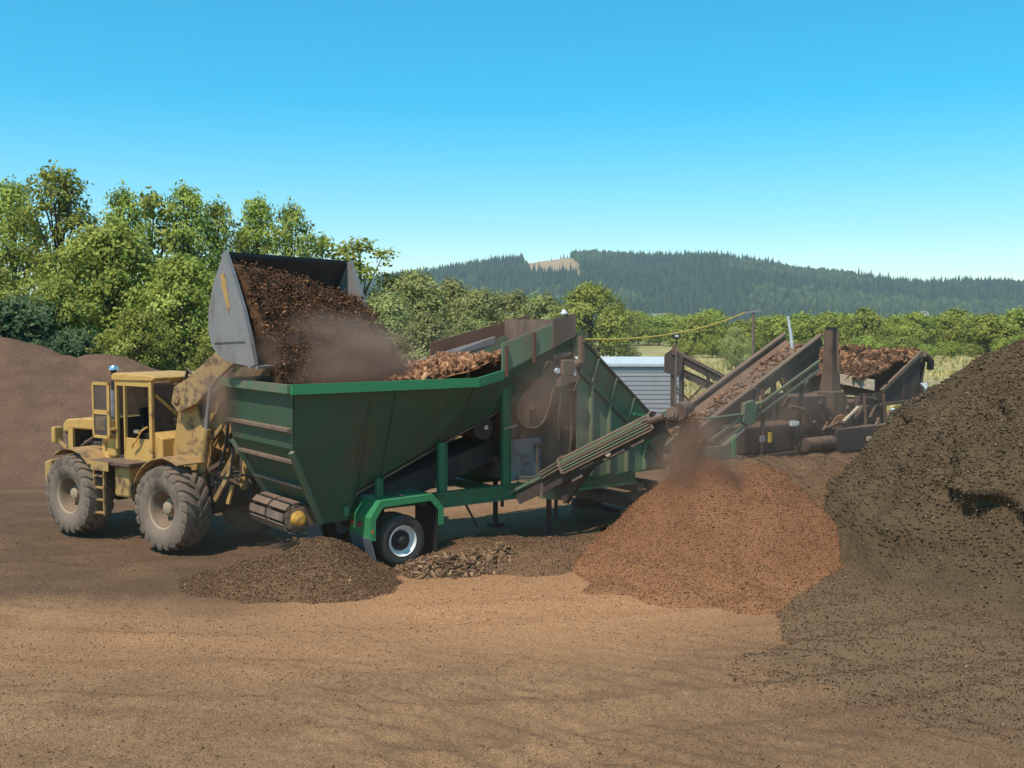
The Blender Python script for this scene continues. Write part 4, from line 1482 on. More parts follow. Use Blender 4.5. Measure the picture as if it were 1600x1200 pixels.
MB().box(CX0 + .33, CX1 - .06, CYF - .01, CYF + .01, 2.38, 3.38).build('far_window', 'glass', LO)
MB().box(CX0 - .01, CX0 + .01, CYN + .06, CYF - .06, 2.66, 3.38).build('rear_window', 'glass', LO)
MB().beam((CX1 + .02, CYN + .08, 3.20), (CX1 + .03, .30, 2.42), .04, .06).build('windscreen_brace', 'yellow', LO)
m = MB().box(-.45, -.02, -.26, .26, 2.12, 2.28)
m.hexa([(-.50, -.26, 2.28), (-.40, -.26, 2.28), (-.40, .26, 2.28), (-.50, .26, 2.28), (-.60, -.26, 2.85), (-.52, -.26, 2.85), (-.52, .26, 2.85), (-.60, .26, 2.85)])
m.box(-.40, -.10, -.2, .2, 1.80, 2.12)
m.build('seat', 'black', LO, bevel=.03)
m = MB().lathe([(.17, -.012), (.19, -.012), (.19, .012), (.17, .012)], (.26, 0, 2.58), (-.6, 0, .8), 22, True)
m.tube([(.26, 0, 2.58), (.42, 0, 2.2)], .02, 6)
m.build('steering_wheel', 'black', LO)
# open door, swung back flat beside the engine
door = MB()
dx0, dx1, dy = CX0 - .66, CX0 - .02, CYN - .17
for (a, b, c, d) in ((dx0, dx0 + .06, 2.18, 3.45), (dx1 - .09, dx1, 2.18, 3.45), (dx0, dx1, 3.38, 3.45), (dx0, dx1, 2.72, 2.82), (dx0, dx1, 2.18, 2.25)):
    door.box(a, b, dy - .02, dy + .02, c, d)
dr = door.build('door', 'yellow', LO)
MB().box(dx0 + .06, dx1 - .09, dy - .006, dy + .006, 2.82, 3.38).build('pane', 'glass', dr)
MB().box(dx0 + .06, dx1 - .09, dy - .006, dy + .006, 2.25, 2.72).build('pane', 'glass', dr)
MB().tube([(CX0, CYN - .02, 2.4), (CX0 - .03, dy, 2.4)], .03, 6).build('hinge', 'yellow', dr)
m = MB().tube([(-.05, CYN - .10, 2.02), (.02, CYN - .12, 2.12), (.12, CYN - .12, 2.18), (.30, CYN - .10, 2.42), (.42, CYN - .04, 2.5)], .022, 8)
m.build('handrail', 'yellow', LO, True)
MB().box(.10, .22, CYN - .16, CYN - .04, 2.36, 2.43).build('mirror', 'chrome', LO)
MB().tube([(-.95, -.70, 2.25), (-1.12, -.78, 2.1), (-1.12, -.78, 1.85), (-.98, -.78, 1.70)], .07, 8).build('air_duct', 'yellow', LO, True)
m = MB().box(-1.05, -.72, -.80, -.45, 1.75, 2.28)
m.build('side_tank', 'yellow', LO, bevel=.05)
# platform, ladder, tank between the wheels
MB().box(-.98, .42, -1.26, -.70, 1.66, 1.74).build('platform', 'rust', LO, bevel=.01)
MB().box(-.98, -.30, -1.28, -1.26, 1.52, 1.72).build('platform_skirt', 'yellow_dirty', LO)
MB().box(-.35, .18, -1.10, -.55, .95, 1.62).build('fuel_tank', 'yellow_dirty', LO, bevel=.05)
lad = MB()
for x in (-.86, -.50):
    lad.box(x - .02, x + .02, -1.27, -1.22, .52, 1.66)
for z in (.56, .85, 1.12, 1.38):
    lad.box(-.86, -.50, -1.28, -1.18, z, z + .03)
lad.build('ladder', 'yellow_dirty', LO)
for (x, h) in ((1.65, 1.05), (-1.65, 1.03)):
    m = MB()
    rows = []
    for k in range(9):
        a = R(62 + 92 * k / 8) if x > 0 else R(45 + 80 * k / 8)
        rows.append([(x + h * math.cos(a), y, .90 + h * math.sin(a)) for y in (-1.36, -.62)])
    m.sheet(rows, (0, 0, .025))
    m.build('fender', 'yellow_dirty' if x > 0 else 'yellow_dirty', LO)

# loader tower, lift arms, cylinders, tilt linkage
PIV = (1.28, 3.15)
HNG = (3.62, 4.38)
for sg in (-1, 1):
    m = MB()
    m.prism([(.60, sg * .36, 1.45), (2.05, sg * .36, 1.45), (1.95, sg * .36, 2.2), (1.48, sg * .36, 3.28), (1.22, sg * .36, 3.32), (1.05, sg * .36, 3.0), (.85, sg * .36, 2.2)], (0, sg * .06, 0))
    m.build('tower_plate', 'yellow_dirty', LO, bevel=.015)
    y = sg * .56
    arm = [(1.08, 3.05), (1.18, 3.40), (1.6, 3.58), (2.5, 4.14), (3.4, 4.52), (3.74, 4.50), (3.72, 4.22), (3.3, 4.08), (2.6, 3.62), (1.9, 3.06), (1.3, 2.85)]
    m = MB().prism([(a, y, b) for a, b in arm], (0, sg * .10, 0))
    m.lathe([(0, -.09), (.11, -.09), (.11, .09), (0, .09)], (PIV[0], y + sg * .05, PIV[1]), (0, 1, 0), 14)
    m.build('lift_arm', 'yellow_mud', LO, bevel=.015)
    cyl = MB().tube([(1.95, sg * .62, 1.42), (2.18, sg * .62, 2.55)], .105, 14)
    cyl.lathe([(0, -.08), (.14, -.08), (.14, .08), (0, .08)], (1.93, sg * .62, 1.36), (0, 1, 0), 12)
    cy_o = cyl.build('lift_cylinder', 'yellow_dirty', LO, True)
    MB().tube([(2.18, sg * .62, 2.55), (2.34, sg * .62, 3.48)], .05, 10).build('rod', 'grey_steel', cy_o, True)
    m = MB().prism([(1.55, sg * .22, 2.35), (1.95, sg * .22, 2.25), (2.45, sg * .22, 2.75), (2.9, sg * .22, 3.5), (2.72, sg * .22, 3.62), (2.2, sg * .22, 3.0)], (0, sg * .05, 0))
    m.build('tilt_lever', 'yellow_mud', LO, bevel=.01)
    m = MB().tube([(1.42, sg * .16, 3.1), (2.1, sg * .16, 3.75)], .09, 12)
    m.tube([(2.1, sg * .16, 3.75), (3.3, sg * .30, 4.9)], .05, 10)
    m.build('tilt_cylinder', 'steel_dust', LO, True)
    for k in range(3):
        off = .05 * k
        m = MB().tube([(1.15 + off, sg * .30, 2.9), (1.12 + off, sg * (.34 + off), 3.45), (1.35 + off, sg * (.40 + off), 3.72 + .04 * k), (1.72 + off, sg * (.44 + off), 3.55), (1.92 + off, sg * .46, 3.0), (1.85 + off, sg * .46, 2.5)], .022, 6)
        m.build('hose', 'hose', LO, True)
MB().tube([(2.9, -.62, 3.95), (2.9, .62, 3.95)], .10, 12).build('arm_cross_tube', 'yellow_dirty', LO)
MB().box(1.5, 2.2, -.50, .50, 1.30, 1.56).build('front_frame_deck', 'dark_steel', LO, bevel=.03)  # shade on the deck put in as dark colour
for (p_, q_, w_, mt_) in (((2.25, -.5, 1.0), (2.75, -.42, 1.75), .07, 'yellow_mud'), ((2.3, -.3, 1.5), (2.9, -.28, 2.3), .09, 'yellow_mud'), ((2.45, .1, 1.2), (2.6, .12, 2.1), .10, 'yellow_dirty'),
                          ((2.0, -.55, 1.6), (2.6, -.5, 1.9), .06, 'rust'), ((2.5, -.35, .95), (2.62, -.33, 1.35), .06, 'yellow')):
    MB().beam(p_, q_, w_, w_ * 1.3).build('linkage_bar', mt_, LO)
for k in range(4):
    MB().tube([(2.3, -.45 + .22 * k, 1.5), (2.75 + .06 * k, -.5 + .22 * k, 1.55), (2.8, -.45 + .22 * k, 2.05), (2.55, -.4 + .2 * k, 2.5)], .028, 6).build('hose', 'hose' if k % 2 else 'black', LO, True)
MB().prism([(2.2, -.40, .95), (2.48, -.40, 1.05), (2.42, -.40, 1.3), (2.2, -.40, 1.5)], (0, .8, 0)).build('front_plate', 'dark_steel', LO, bevel=.02)  # cast shadow on this plate carried by its dark colour
for sg in (-1, 1):
    MB().tube([(2.45, sg * .52, 1.72), (2.7, sg * .56, 2.2), (2.75, sg * .5, 2.9)], .035, 8).build('hose', 'black', LO, True)

# bucket (one shell, two side plates, cutting edge), tipped forward
BX, BZ = 4.07, 6.07
prof_o = [(0, 0), (-.16, -.28), (-.32, -.62), (-.44, -1.05), (-.46, -1.45), (-.36, -1.75), (-.14, -1.95), (.18, -2.04), (.78, -2.12)]
WB = 1.70


def off_in(pr, d):
    out = []
    for i, (a, b) in enumerate(pr):
        p, q = pr[max(0, i - 1)], pr[min(len(pr) - 1, i + 1)]
        t = Vector((q[0] - p[0], q[1] - p[1])).normalized()
        out.append((a - t.y * d, b + t.x * d))
    return out


prof_i = off_in(prof_o, .03)
m = MB()
m.sheet([[(BX + a, y, BZ + b) for y in (-WB, WB)] for a, b in prof_o], (-.015, 0, -.012))
bucket = m.build('bucket', 'grey_steel', LO)
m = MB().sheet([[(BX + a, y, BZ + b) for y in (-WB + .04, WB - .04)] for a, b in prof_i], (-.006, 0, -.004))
m.build('bucket_inner_shade', 'bucket_in', bucket)  # dark inner sheet paints the shade inside the tipped bucket
for sg in (-1, 1):
    poly = [(BX + a, sg * WB, BZ + b) for a, b in prof_o] + [(BX + .70, sg * WB, BZ - 1.75), (BX + .50, sg * WB, BZ - 1.1), (BX + .22, sg * WB, BZ - .42)]
    sp = MB().prism(poly, (0, -sg * .035, 0)).build('side_plate', 'grey_steel', bucket)
    edge = [(BX + .03, BZ + .01), (BX + .24, BZ - .42), (BX + .52, BZ - 1.1), (BX + .72, BZ - 1.75), (BX + .80, BZ - 2.1)]
    m = MB()
    for p, q in zip(edge[:-1], edge[1:]):
        m.beam((p[0], sg * (WB + .005), p[1]), (q[0], sg * (WB + .005), q[1]), .09, .14, (1, 0, .35))
    m.build('side_cutter', 'grey_steel', bucket)
    m = MB().prism([(BX - .10, sg * (WB + .003), BZ - .38), (BX + .02, sg * (WB + .003), BZ - .36), (BX + .16, sg * (WB + .003), BZ - 1.0), (BX + .12, sg * (WB + .003), BZ - 1.15), (BX - .06, sg * (WB + .003), BZ - .62)], (0, sg * .006, 0))
    m.build('paint_patch', 'yellow_dirty', bucket)
    m = MB().prism([(BX - .62, sg * .62, BZ - 1.02), (BX - .40, sg * .62, BZ - .8), (BX - .36, sg * .62, BZ - 1.95), (BX - .58, sg * .62, BZ - 1.85)], (0, sg * .08, 0))
    m.build('hinge_ear', 'yellow_dirty', bucket)
    MB().prism([(BX - .62, sg * (WB - .2), BZ - 1.0), (BX - .42, sg * (WB - .2), BZ - .85), (BX - .44, sg * (WB - .2), BZ - 1.5), (BX - .62, sg * (WB - .2), BZ - 1.4)], (0, sg * .06, 0)).build('back_rib', 'yellow', bucket)
    MB().beam((BX - .30, sg * (WB + .01), BZ - 1.66), (BX + .62, sg * (WB + .01), BZ - 1.62), .03, .05).build('wear_strip', 'grey_steel', bucket)
MB().beam((BX + .78, -WB - .02, BZ - 2.12), (BX + .78, WB + .02, BZ - 2.12), .05, .28, (1, 0, -.12)).build('cutting_edge', 'grey_steel', bucket)
MB().beam((BX - .02, -WB, BZ), (BX - .02, WB, BZ), .06, .10).build('spill_edge', 'dark_steel', bucket)


# ---- bark sliding out of the bucket into the hopper
def pour():
    nw, nt = 70, 60
    w = np.linspace(0, 1, nw)[None, :] * np.ones((nt, 1))
    t = np.linspace(0, 1, nt)[:, None] * np.ones((1, nw))
    ztop = 5.98 - 0.28 * sstep(.25, 1.0, w) - 0.30 * w + 0.06 * fbm(w * 6, w * 0 + 3, 3, 240)
    z = ztop + (3.45 - ztop) * t
    xb = np.interp(6.07 - z, [0, .28, .62, 1.05, 1.45, 1.75, 1.95, 2.7], [4.07, 3.95, 3.8, 3.70, 3.70, 3.85, 4.3, 4.6])
    xf = np.interp(6.07 - z, [0, .4, 1.1, 1.75, 2.1, 2.7], [4.15, 4.38, 4.80, 5.05, 5.22, 5.30])
    xf = xf + 0.70 * t ** 1.1 * w ** 0.8 * np.where(t > .12, 1, t / .12)
    near0 = sstep(0.0, 0.05, t)
    x = xb + (xf - xb) * np.clip(near0, .1, 1)
    yy = (-1.60 + 3.20 * w)
    yy = yy * (1 + 0.10 * sstep(.5, 1, t))
    nse = fbm(w * 9, t * 9, 4, 250)
    x = x + 0.11 * nse * sstep(.03, .12, t) + 0.05 * fbm(w * 26, t * 26, 3, 256)
    z = z + 0.06 * fbm(w * 12 + 5, t * 12, 3, 260)
    edge = sstep(0, .05, w) * sstep(1, .95, w)
    x = xb + (x - xb) * (0.25 + 0.75 * edge)
    # keep the stream inside the hopper: nothing may hang over its rear rim
    wx_ = LO_O.x + .829 * x + .559 * yy - TR_O.x
    wy_ = LO_O.y - .559 * x + .829 * yy - TR_O.y
    push = np.maximum(0, -2.25 - (.8 * wx_ + .6 * wy_)) * sstep(4.7, 4.1, z)
    x = x + .328 * push
    yy = yy + .945 * push
    front = np.stack([x, yy, z], -1)
    back = np.stack([xb + .06, yy, z], -1)
    V = np.concatenate([front.reshape(-1, 3), back.reshape(-1, 3)])
    ii = np.arange(nw * nt).reshape(nt, nw)
    F = np.stack([ii[:-1, :-1], ii[1:, :-1], ii[1:, 1:], ii[:-1, 1:]], -1).reshape(-1, 4)
    o = np_mesh('falling_bark', V[:nw * nt], F, 'heap_pour', None, None, True)
    return o, front.reshape(-1, 3)


MAT['heap_pour'] = heap_mat('pouring_bark', (0.085, 0.050, 0.034), (0.15, 0.085, 0.053), (0.05, 0.031, 0.022), (0.29, 0.165, 0.095), 30, 0.8, .05)
po, PP = pour()
po.location = LO_O
po.rotation_euler = (0, 0, LO_A)
tag(po, 'dark brown bark sliding from the tipped bucket into the green hopper', 'bark', kind='stuff')
r_ = np.random.RandomState(270)
q = PP[r_.randint(0, len(PP), 13000)]
q = q + r_.normal(0, .045, q.shape)
q[:, 0] += .02 + np.abs(r_.normal(0, .05, len(q)))
q = q[np.abs(q[:, 1]) < 1.60]
c1 = shards('bark_pieces', q, np.clip(r_.gamma(1.6, .022, len(q)) + .016, 0, .24), 'bark', po, 271, (1, .45, .25), 1.25, boxy=False)
tag(c1, kind='stuff')
# pieces in the air round the stream
k_ = PP[:, 2] < 5.3
q = PP[k_][r_.randint(0, k_.sum(), 2600)] + np.stack([np.abs(r_.normal(0, .22, 2600)), r_.normal(0, .16, 2600), r_.normal(0, .12, 2600)], -1)
q = q[(q[:, 2] > 3.75) & (q[:, 1] > -1.35)]
c2 = shards('flying_bits', q, np.clip(r_.gamma(1.6, .018, len(q)) + .01, 0, .10), 'bark', po, 272, (1, .5, .3), 1.0)
tag(c2, kind='stuff')

# fines dropping off the discharge conveyor
r_ = np.random.RandomState(280)
n_ = 5200
tz_ = r_.rand(n_)
hx0, hy0 = 3.52, 20.46
P = np.stack([hx0 + .10 * np.sqrt(tz_) + r_.normal(0, .10 + .05 * tz_, n_), hy0 - .03 + r_.normal(0, .17, n_), 2.98 - tz_ ** 1.2 * 1.0], -1)
o = shards('falling_fines', P, np.clip(r_.gamma(1.6, .016, n_) + .012, 0, .09), 'bark_red', None, 281, (1, .5, .35), 1.2)
tag(o, 'red-brown fines dropping from the conveyor drum onto the chip pile', 'bark fines', kind='stuff')


# ================================================================== RUSTY GRINDER BEHIND THE RIDGE
GR_O = Vector((4.7, 26.0, 0))
GR = empty('bark_grinder', GR_O, TR_A)
tag(GR, 'rusty bark grinder with inclined trough conveyor, exhaust stack and loaded infeed hopper', 'machine')
zg = lambda s: 2.60 + 0.475 * s
S0, S1 = -1.5, 3.45
trough = MB().sheet([[(S0, y, zg(S0) + (0.10 if abs(y + .6) > .5 else 0)) for y in (-1.15, -.95, -.25, -.05)], [(S1, y, zg(S1) + (0.10 if abs(y + .6) > .5 else 0)) for y in (-1.15, -.95, -.25, -.05)]], (0, 0, -.04)).build('trough_conveyor', 'belt', GR)
for y in (0.0, -1.2):
    MB().beam((S0, y, zg(S0) + .08), (S1, y, zg(S1) + .08), .05, .30).build('trough_side', 'rust', trough)
    MB().beam((S0, y, zg(S0) + .25), (S1, y, zg(S1) + .25), .14, .05).build('trough_lip', 'steel_dust', trough)
for s in np.arange(S0 + .3, S1, .62):
    MB().tube([(s, -1.1, zg(s) - .13), (s, -.1, zg(s) - .13)], .055, 8).build('idler', 'rust', trough, True)
r_ = np.random.RandomState(300)
n_ = 420
s_a = r_.uniform(S0, S1, n_); y_a = r_.uniform(-1.0, -.2, n_)
tag(shards('bark_bits', np.stack([s_a, y_a, zg(s_a) + .03], -1), np.clip(r_.gamma(2, .04, n_) + .02, 0, .3), 'bark_red', trough, 301, (1, .45, .2), 1.0, boxy=True, flat=.4), kind='stuff')
for s in (0.2, 1.6, 2.9):
    for y in (-1.12, -.08):
        MB().beam((s, y, zg(s) - .05), (s + .15, y, 0.0), .09, .09).build('leg', 'rust_dark', GR)
    MB().beam((s + .1, -1.12, 1.2), (s + .1, -.08, zg(s) - .3), .05, .05).build('cross_brace', 'rust_dark', GR)
MB().prism([(1.9, -1.16, zg(1.9) - .1), (3.42, -1.16, zg(3.42) - .1), (3.42, -1.16, zg(3.42) - .62), (2.9, -1.16, zg(2.9) - .75)], (0, .03, 0)).build('skirt_plate', 'rust_dark', GR)
# green folding arm alongside
ya = -2.2
for dz in (0.0, -.22):
    MB().beam((-1.95 + (.35 if dz else 0), ya, 2.10 + .438 * (.35 if dz else 0) + dz), (2.05, ya, 3.85 + dz), .06, .05).build('arm_rail', 'green_dusty', GR)
MB().prism([(-.86, ya - .06, 2.48), (-.70, ya - .06, 2.36), (-.42, ya - .06, 2.42), (-.36, ya - .06, 2.80), (-.50, ya - .06, 2.98), (-.80, ya - .06, 2.92)], (0, .12, 0)).build('arm_bracket', 'green_dusty', GR, bevel=.02)
MB().tube([(-2.2, ya - .02, 2.62), (-.8, ya - .02, 2.66)], .03, 8).build('push_rod', 'green_dusty', GR)
MB().tube([(-1.55, ya, 1.92), (-1.05, ya, 2.16)], .095, 12).build('hydraulic_cylinder', 'green_dusty', GR, True)
MB().tube([(-1.05, ya, 2.16), (-.78, ya, 2.30)], .035, 8).build('cylinder_rod', 'grey_steel', GR)
MB().box(-2.1, -1.15, ya - .1, ya + .1, 1.66, 1.98).build('arm_base', 'green_dusty', GR)
MB().box(-1.3, -1.18, ya - .14, ya + .14, 1.7, 2.1).build('arm_lug', 'green_bright', GR)
for s, z in ((-1.6, 0.0), (1.4, 0.0)):
    MB().beam((s, ya + .02, 2.0 + .438 * (s + 1.6)), (s, ya + .3, 0), .08, .08).build('arm_stand', 'rust_dark', GR)
MB().tube([(-.35, ya - .05, 2.95), (-.42, ya - .05, 3.22), (-.58, ya - .05, 3.25)], .05, 8).build('hose_end', 'steel_dust', GR, True)
# exhaust stack
st = MB()
for (z0, z1, w0, w1) in ((3.0, 3.55, .20, .15), (3.55, 4.6, .15, .125)):
    a, b = w0, w1
    cxs, cys = 2.98, -1.85
    st.hexa([(cxs - a, cys - a, z0), (cxs + a, cys - a, z0), (cxs + a, cys + a, z0), (cxs - a, cys + a, z0),
             (cxs - b, cys - b, z1), (cxs + b, cys - b, z1), (cxs + b, cys + b, z1), (cxs - b, cys + b, z1)])
stk = st.build('exhaust_stack', 'rust', GR)
MB().box(2.87, 3.09, -1.96, -1.74, 4.6, 4.68).build('stack_mouth', 'dark_steel', stk)
MB().beam((3.06, -2.02, 3.5), (3.04, -1.99, 4.5), .04, .04).build('stack_rib', 'steel_dust', stk)
MB().box(2.90, 2.95, -2.0, -1.97, 4.1, 4.6).build('stack_scorch_slot', 'dark_steel', stk)
# chassis, engine deck and clutter
MB().box(-.6, 7.2, -2.1, -.2, 1.20, 1.62).build('deck', 'rust_dark', GR)
MB().box(-.2, 7.0, -.9, -.5, .3, 2.6).build('dark_backing', 'rust_dark', GR, bevel=.05)  # added dark slab behind the clutter, painting underside shade and hiding daylight
MB().box(-.4, 1.9, -1.9, -1.0, 1.62, 2.3).build('gear_case', 'rust_dark', GR, bevel=.05)
MB().box(2.6, 4.9, -2.35, -1.6, 1.50, 2.12).build('long_box', 'rust_dark', GR, bevel=.03)
m = MB().tube([(1.35, -2.3, 1.80), (2.45, -2.3, 1.80)], .17, 16)
m.build('air_tank', 'rust', GR, True)
MB().box(1.9, 3.6, -1.9, -.6, 2.12, 2.95).build('engine_cover', 'rust_dark', GR, bevel=.04)
MB().box(2.75, 3.25, -2.1, -1.6, 2.3, 3.05).build('stack_base', 'rust', GR, bevel=.04)
MB().box(3.65, 5.2, -1.9, -.5, 1.62, 2.75).build('mill_housing', 'rust_dark', GR, bevel=.05)
for k in range(26):
    a = RNG.uniform(.6, 5.4)
    z = RNG.uniform(1.75, 2.95)
    L_ = RNG.uniform(.25, .9)
    ang_ = RNG.uniform(-.9, .9)
    y_ = RNG.uniform(-2.25, -1.95)
    mt = ['rust', 'rust_dark', 'steel_dust', 'rust_dark'][k % 4]
    if k % 3 == 0:
        MB().tube([(a, y_, z), (a + L_ * .5, y_ - .05, z + L_ * .5 * math.sin(ang_) + .1), (a + L_ * math.cos(ang_), y_, z + L_ * math.sin(ang_))], .03 + .02 * RNG.rand(), 6).build('pipe', mt, GR, True)
    else:
        MB().beam((a, y_, z), (a + L_ * math.cos(ang_), y_ + .05, z + L_ * math.sin(ang_)), .06, .05 + .08 * RNG.rand()).build('bar', mt, GR)
for k in range(5):
    a = 3.3 + .45 * k
    MB().beam((a, -2.12, 1.65), (a + RNG.uniform(-.1, .1), -2.05, 2.9), .07, .07).build('upright', 'rust', GR)
m = MB().prism([(2.5, -2.2, 2.12), (3.4, -2.2, 2.12), (3.1, -2.2, 2.45), (2.75, -2.2, 2.4)], (0, .5, 0))
m.build('bark_spill', 'heap_red', GR)
MB().beam((3.0, -2.25, 2.28), (3.7, -2.2, 2.62), .08, .05).build('plank', 'wood_pale', GR)
m = MB()
m.lathe([(0, 0), (.05, 0), (.05, .12), (0, .12)], (.85, -2.3, 2.30), (0, 0, 1), 10)
m.box(.95, 1.0, -2.32, -2.26, 2.28, 2.42)
m.box(1.05, 1.12, -2.32, -2.26, 2.30, 2.40)
m.build('gauge_cluster', 'white', GR)
MB().box(.05, .13, -2.30, -2.24, 1.95, 2.18).build('yellow_tag', 'cable', GR)
MB().box(-.25, -.12, -2.30, -2.24, 1.98, 2.12).build('blue_box', 'muffler', GR)
MB().tube([(-.05, -2.1, 1.4), (-.02, -2.15, 2.6), (.0, -2.1, 3.2)], .05, 8).build('stand_pipe', 'rust', GR)
# infeed hopper with bark and pale front board
hp_ = MB()
hs0, hs1, hy0, hy1 = 4.35, 7.0, -1.9, 0.6
for (a, b) in (((hs0, hy0), (hs0, hy1)), ((hs1, hy0), (hs1, hy1))):
    pass
MB().prism([(hs0, hy1, 2.8), (hs1, hy1, 2.8), (hs1 + .3, hy1 + .25, 3.95), (hs0 - .1, hy1 + .25, 3.95)], (0, .04, 0)).build('hopper_back', 'rust', GR)
MB().prism([(hs1, hy0, 2.65), (hs1, hy1, 2.65), (hs1 + .3, hy1 + .2, 4.0), (hs1 + .3, hy0, 4.0)], (.04, 0, 0)).build('hopper_end', 'rust_dark', GR)
MB().beam((5.1, hy0 - .03, 2.95), (7.0, hy0 - .03, 3.98), .08, .10).build('hopper_end_rail', 'steel_dust', GR)
MB().prism([(4.2, hy0, 2.62), (7.0, hy0, 2.62), (7.0, hy0, 3.9), (5.1, hy0, 2.92), (4.2, hy0, 2.92)], (0, .04, 0)).build('hopper_front', 'rust_dark', GR)
MB().hexa([(4.05, -1.15, 3.20), (4.60, -2.05, 3.00), (4.68, -2.02, 3.00), (4.12, -1.12, 3.20), (4.05, -1.15, 3.45), (4.60, -2.05, 3.28), (4.68, -2.02, 3.28), (4.12, -1.12, 3.45)]).build('front_board', 'wood_pale', GR)
X, Y = np.meshgrid(np.linspace(4.3, 7.1, 40), np.linspace(-1.85, .7, 36))
Z = 3.28 + .24 * (X - 4.3) + .12 * (Y + 1.85) + .10 * fbm(X * 2, Y * 2, 3, 310)
Z = np.minimum(Z, 4.0 + .06 * fbm(X * 3, Y * 3, 2, 311))
ii = np.arange(X.size).reshape(X.shape)
F = np.stack([ii[:-1, :-1], ii[:-1, 1:], ii[1:, 1:], ii[1:, :-1]], -1).reshape(-1, 4)
tag(np_mesh('hopper_bark', np.stack([X, Y, Z], -1).reshape(-1, 3), F, 'heap_pour', GR, None, True), kind='stuff')
k_ = r_.randint(0, X.size, 1500)
tag(shards('bark_pieces', np.stack([X.ravel()[k_], Y.ravel()[k_], Z.ravel()[k_] + .03], -1), np.clip(r_.gamma(2, .045, 1500) + .03, 0, .32), 'bark', GR, 312, (1, .45, .22), .8, boxy=True), kind='stuff')
MB().tube([(7.1, -1.95, 3.92), (7.45, -1.95, 3.70), (7.5, -1.9, 3.5)], .10, 10).build('end_roller', 'rust_dark', GR, True)
for s in (6.2, 6.7, 7.1):
    MB().beam((s, -1.95, 0), (s, -1.9, 3.1), .08, .08).build('hopper_leg', 'rust_dark', GR)
MB().beam((5.0, -1.98, 2.6), (7.3, -1.98, 2.66), .06, .08).build('hopper_rail', 'rust', GR)
m = MB()
for k in range(6):
    m.tube([(6.75 + .05 * k, -2.08, 3.12), (6.85 + .05 * k, -2.16, 2.98 - .03 * k), (6.95 + .04 * k, -2.08, 2.78)], .025, 6)
tag(m.build('hose_bundle', 'white', GR, True), kind='stuff')

# ---- second, steeper conveyor frame, falling away to the right
SC_O = at(1052, 553, 30.0)
SC = empty('stacker_conveyor', (SC_O.x, SC_O.y, 0), math.atan2(-.22, .975))
tag(SC, 'dark rusty conveyor frame on upright posts in front of the grey siding wall', 'conveyor')
zs = lambda x: 3.86 - .52 * x
for y in (-.05, .95):
    MB().beam((0, y, zs(0)), (2.1, y, zs(2.1)), .05, .20).build('side_channel', 'rust_dark', SC)
    MB().beam((-.02, y, zs(0) + .14), (2.1, y, zs(2.1) + .14), .14, .035).build('channel_lip', 'steel_dust', SC)
    MB().beam((0.15, y + .03, zs(0) - .5), (1.6, y + .03, zs(1.6) - .32), .05, .16).build('lower_channel', 'rust_dark', SC)
    for x, w in ((-.02, .10), (.22, .09), (1.0, .07), (1.7, .07)):
        MB().beam((x, y, zs(max(x, 0)) - .05), (x + .02, y, 0), w, w).build('leg', 'rust_dark', SC)
    MB().beam((.0, y, 2.9), (.85, y, 2.0), .05, .05).build('brace', 'rust', SC)
    MB().beam((.22, y, 2.3), (1.0, y, 3.1), .05, .05).build('brace', 'rust', SC)
MB().sheet([[(0, y, zs(0) + .02) for y in (0, .9)], [(2.1, y, zs(2.1) + .02) for y in (0, .9)]], (0, 0, -.04)).build('belt', 'grey_steel', SC)
MB().tube([(-.08, -.12, zs(0) - .06), (-.08, 1.02, zs(0) - .06)], .17, 14).build('head_drum', 'rust_dark', SC, True)
MB().prism([(-.25, -.16, zs(0) - .5), (.25, -.16, zs(0) - .65), (.3, -.16, zs(0) - .05), (.0, -.16, zs(0) + .2), (-.25, -.16, zs(0))], (0, .04, 0)).build('head_guard', 'rust_dark', SC)
MB().box(-.02, .12, -.2, -.12, zs(0) + .02, zs(0) + .28).build('red_bracket', 'rust_red', SC)
m = MB().tube([(1.95, -.3, 2.45), (1.98, -.32, 2.65), (1.92, -.3, 2.85)], .045, 8)
m.build('pipe_stub', 'grey_steel', SC, True)

# ---- grey storage trailer with horizontal siding
SH_O = Vector((1.2, 37.6, 0))
SH = empty('storage_trailer', SH_O, R(-3))
tag(SH, 'pale grey box trailer with horizontal siding behind the green screen box', 'box trailer')
MB().box(-2.5, 5.0, 0, 2.6, .9, 3.22).build('body', 'siding', SH)
z = .9
while z < 3.15:
    MB().hexa([(-2.5, -.030, z), (5.0, -.030, z), (5.0, .0, z), (-2.5, .0, z), (-2.5, -.012, z + .155), (5.0, -.012, z + .155), (5.0, .0, z + .155), (-2.5, .0, z + .155)]).build('siding_board', 'siding', SH)
    z += .165
MB().hexa([(-2.6, -.10, 3.24), (5.08, -.10, 3.24), (5.08, 2.7, 3.24), (-2.6, 2.7, 3.24), (-2.6, -.10, 3.34), (5.08, -.10, 3.34), (5.08, 2.7, 3.52), (-2.6, 2.7, 3.52)]).build('roof', 'roofmetal', SH)
for x in (-2.2, .5, 3.2, 4.7):
    MB().box(x - .12, x + .12, .3, .6, 0, .9).build('support_leg', 'rust_dark', SH)
MB().box(4.96, 5.02, -.07, -.02, .9, 3.2).build('corner_trim', 'roofmetal', SH)

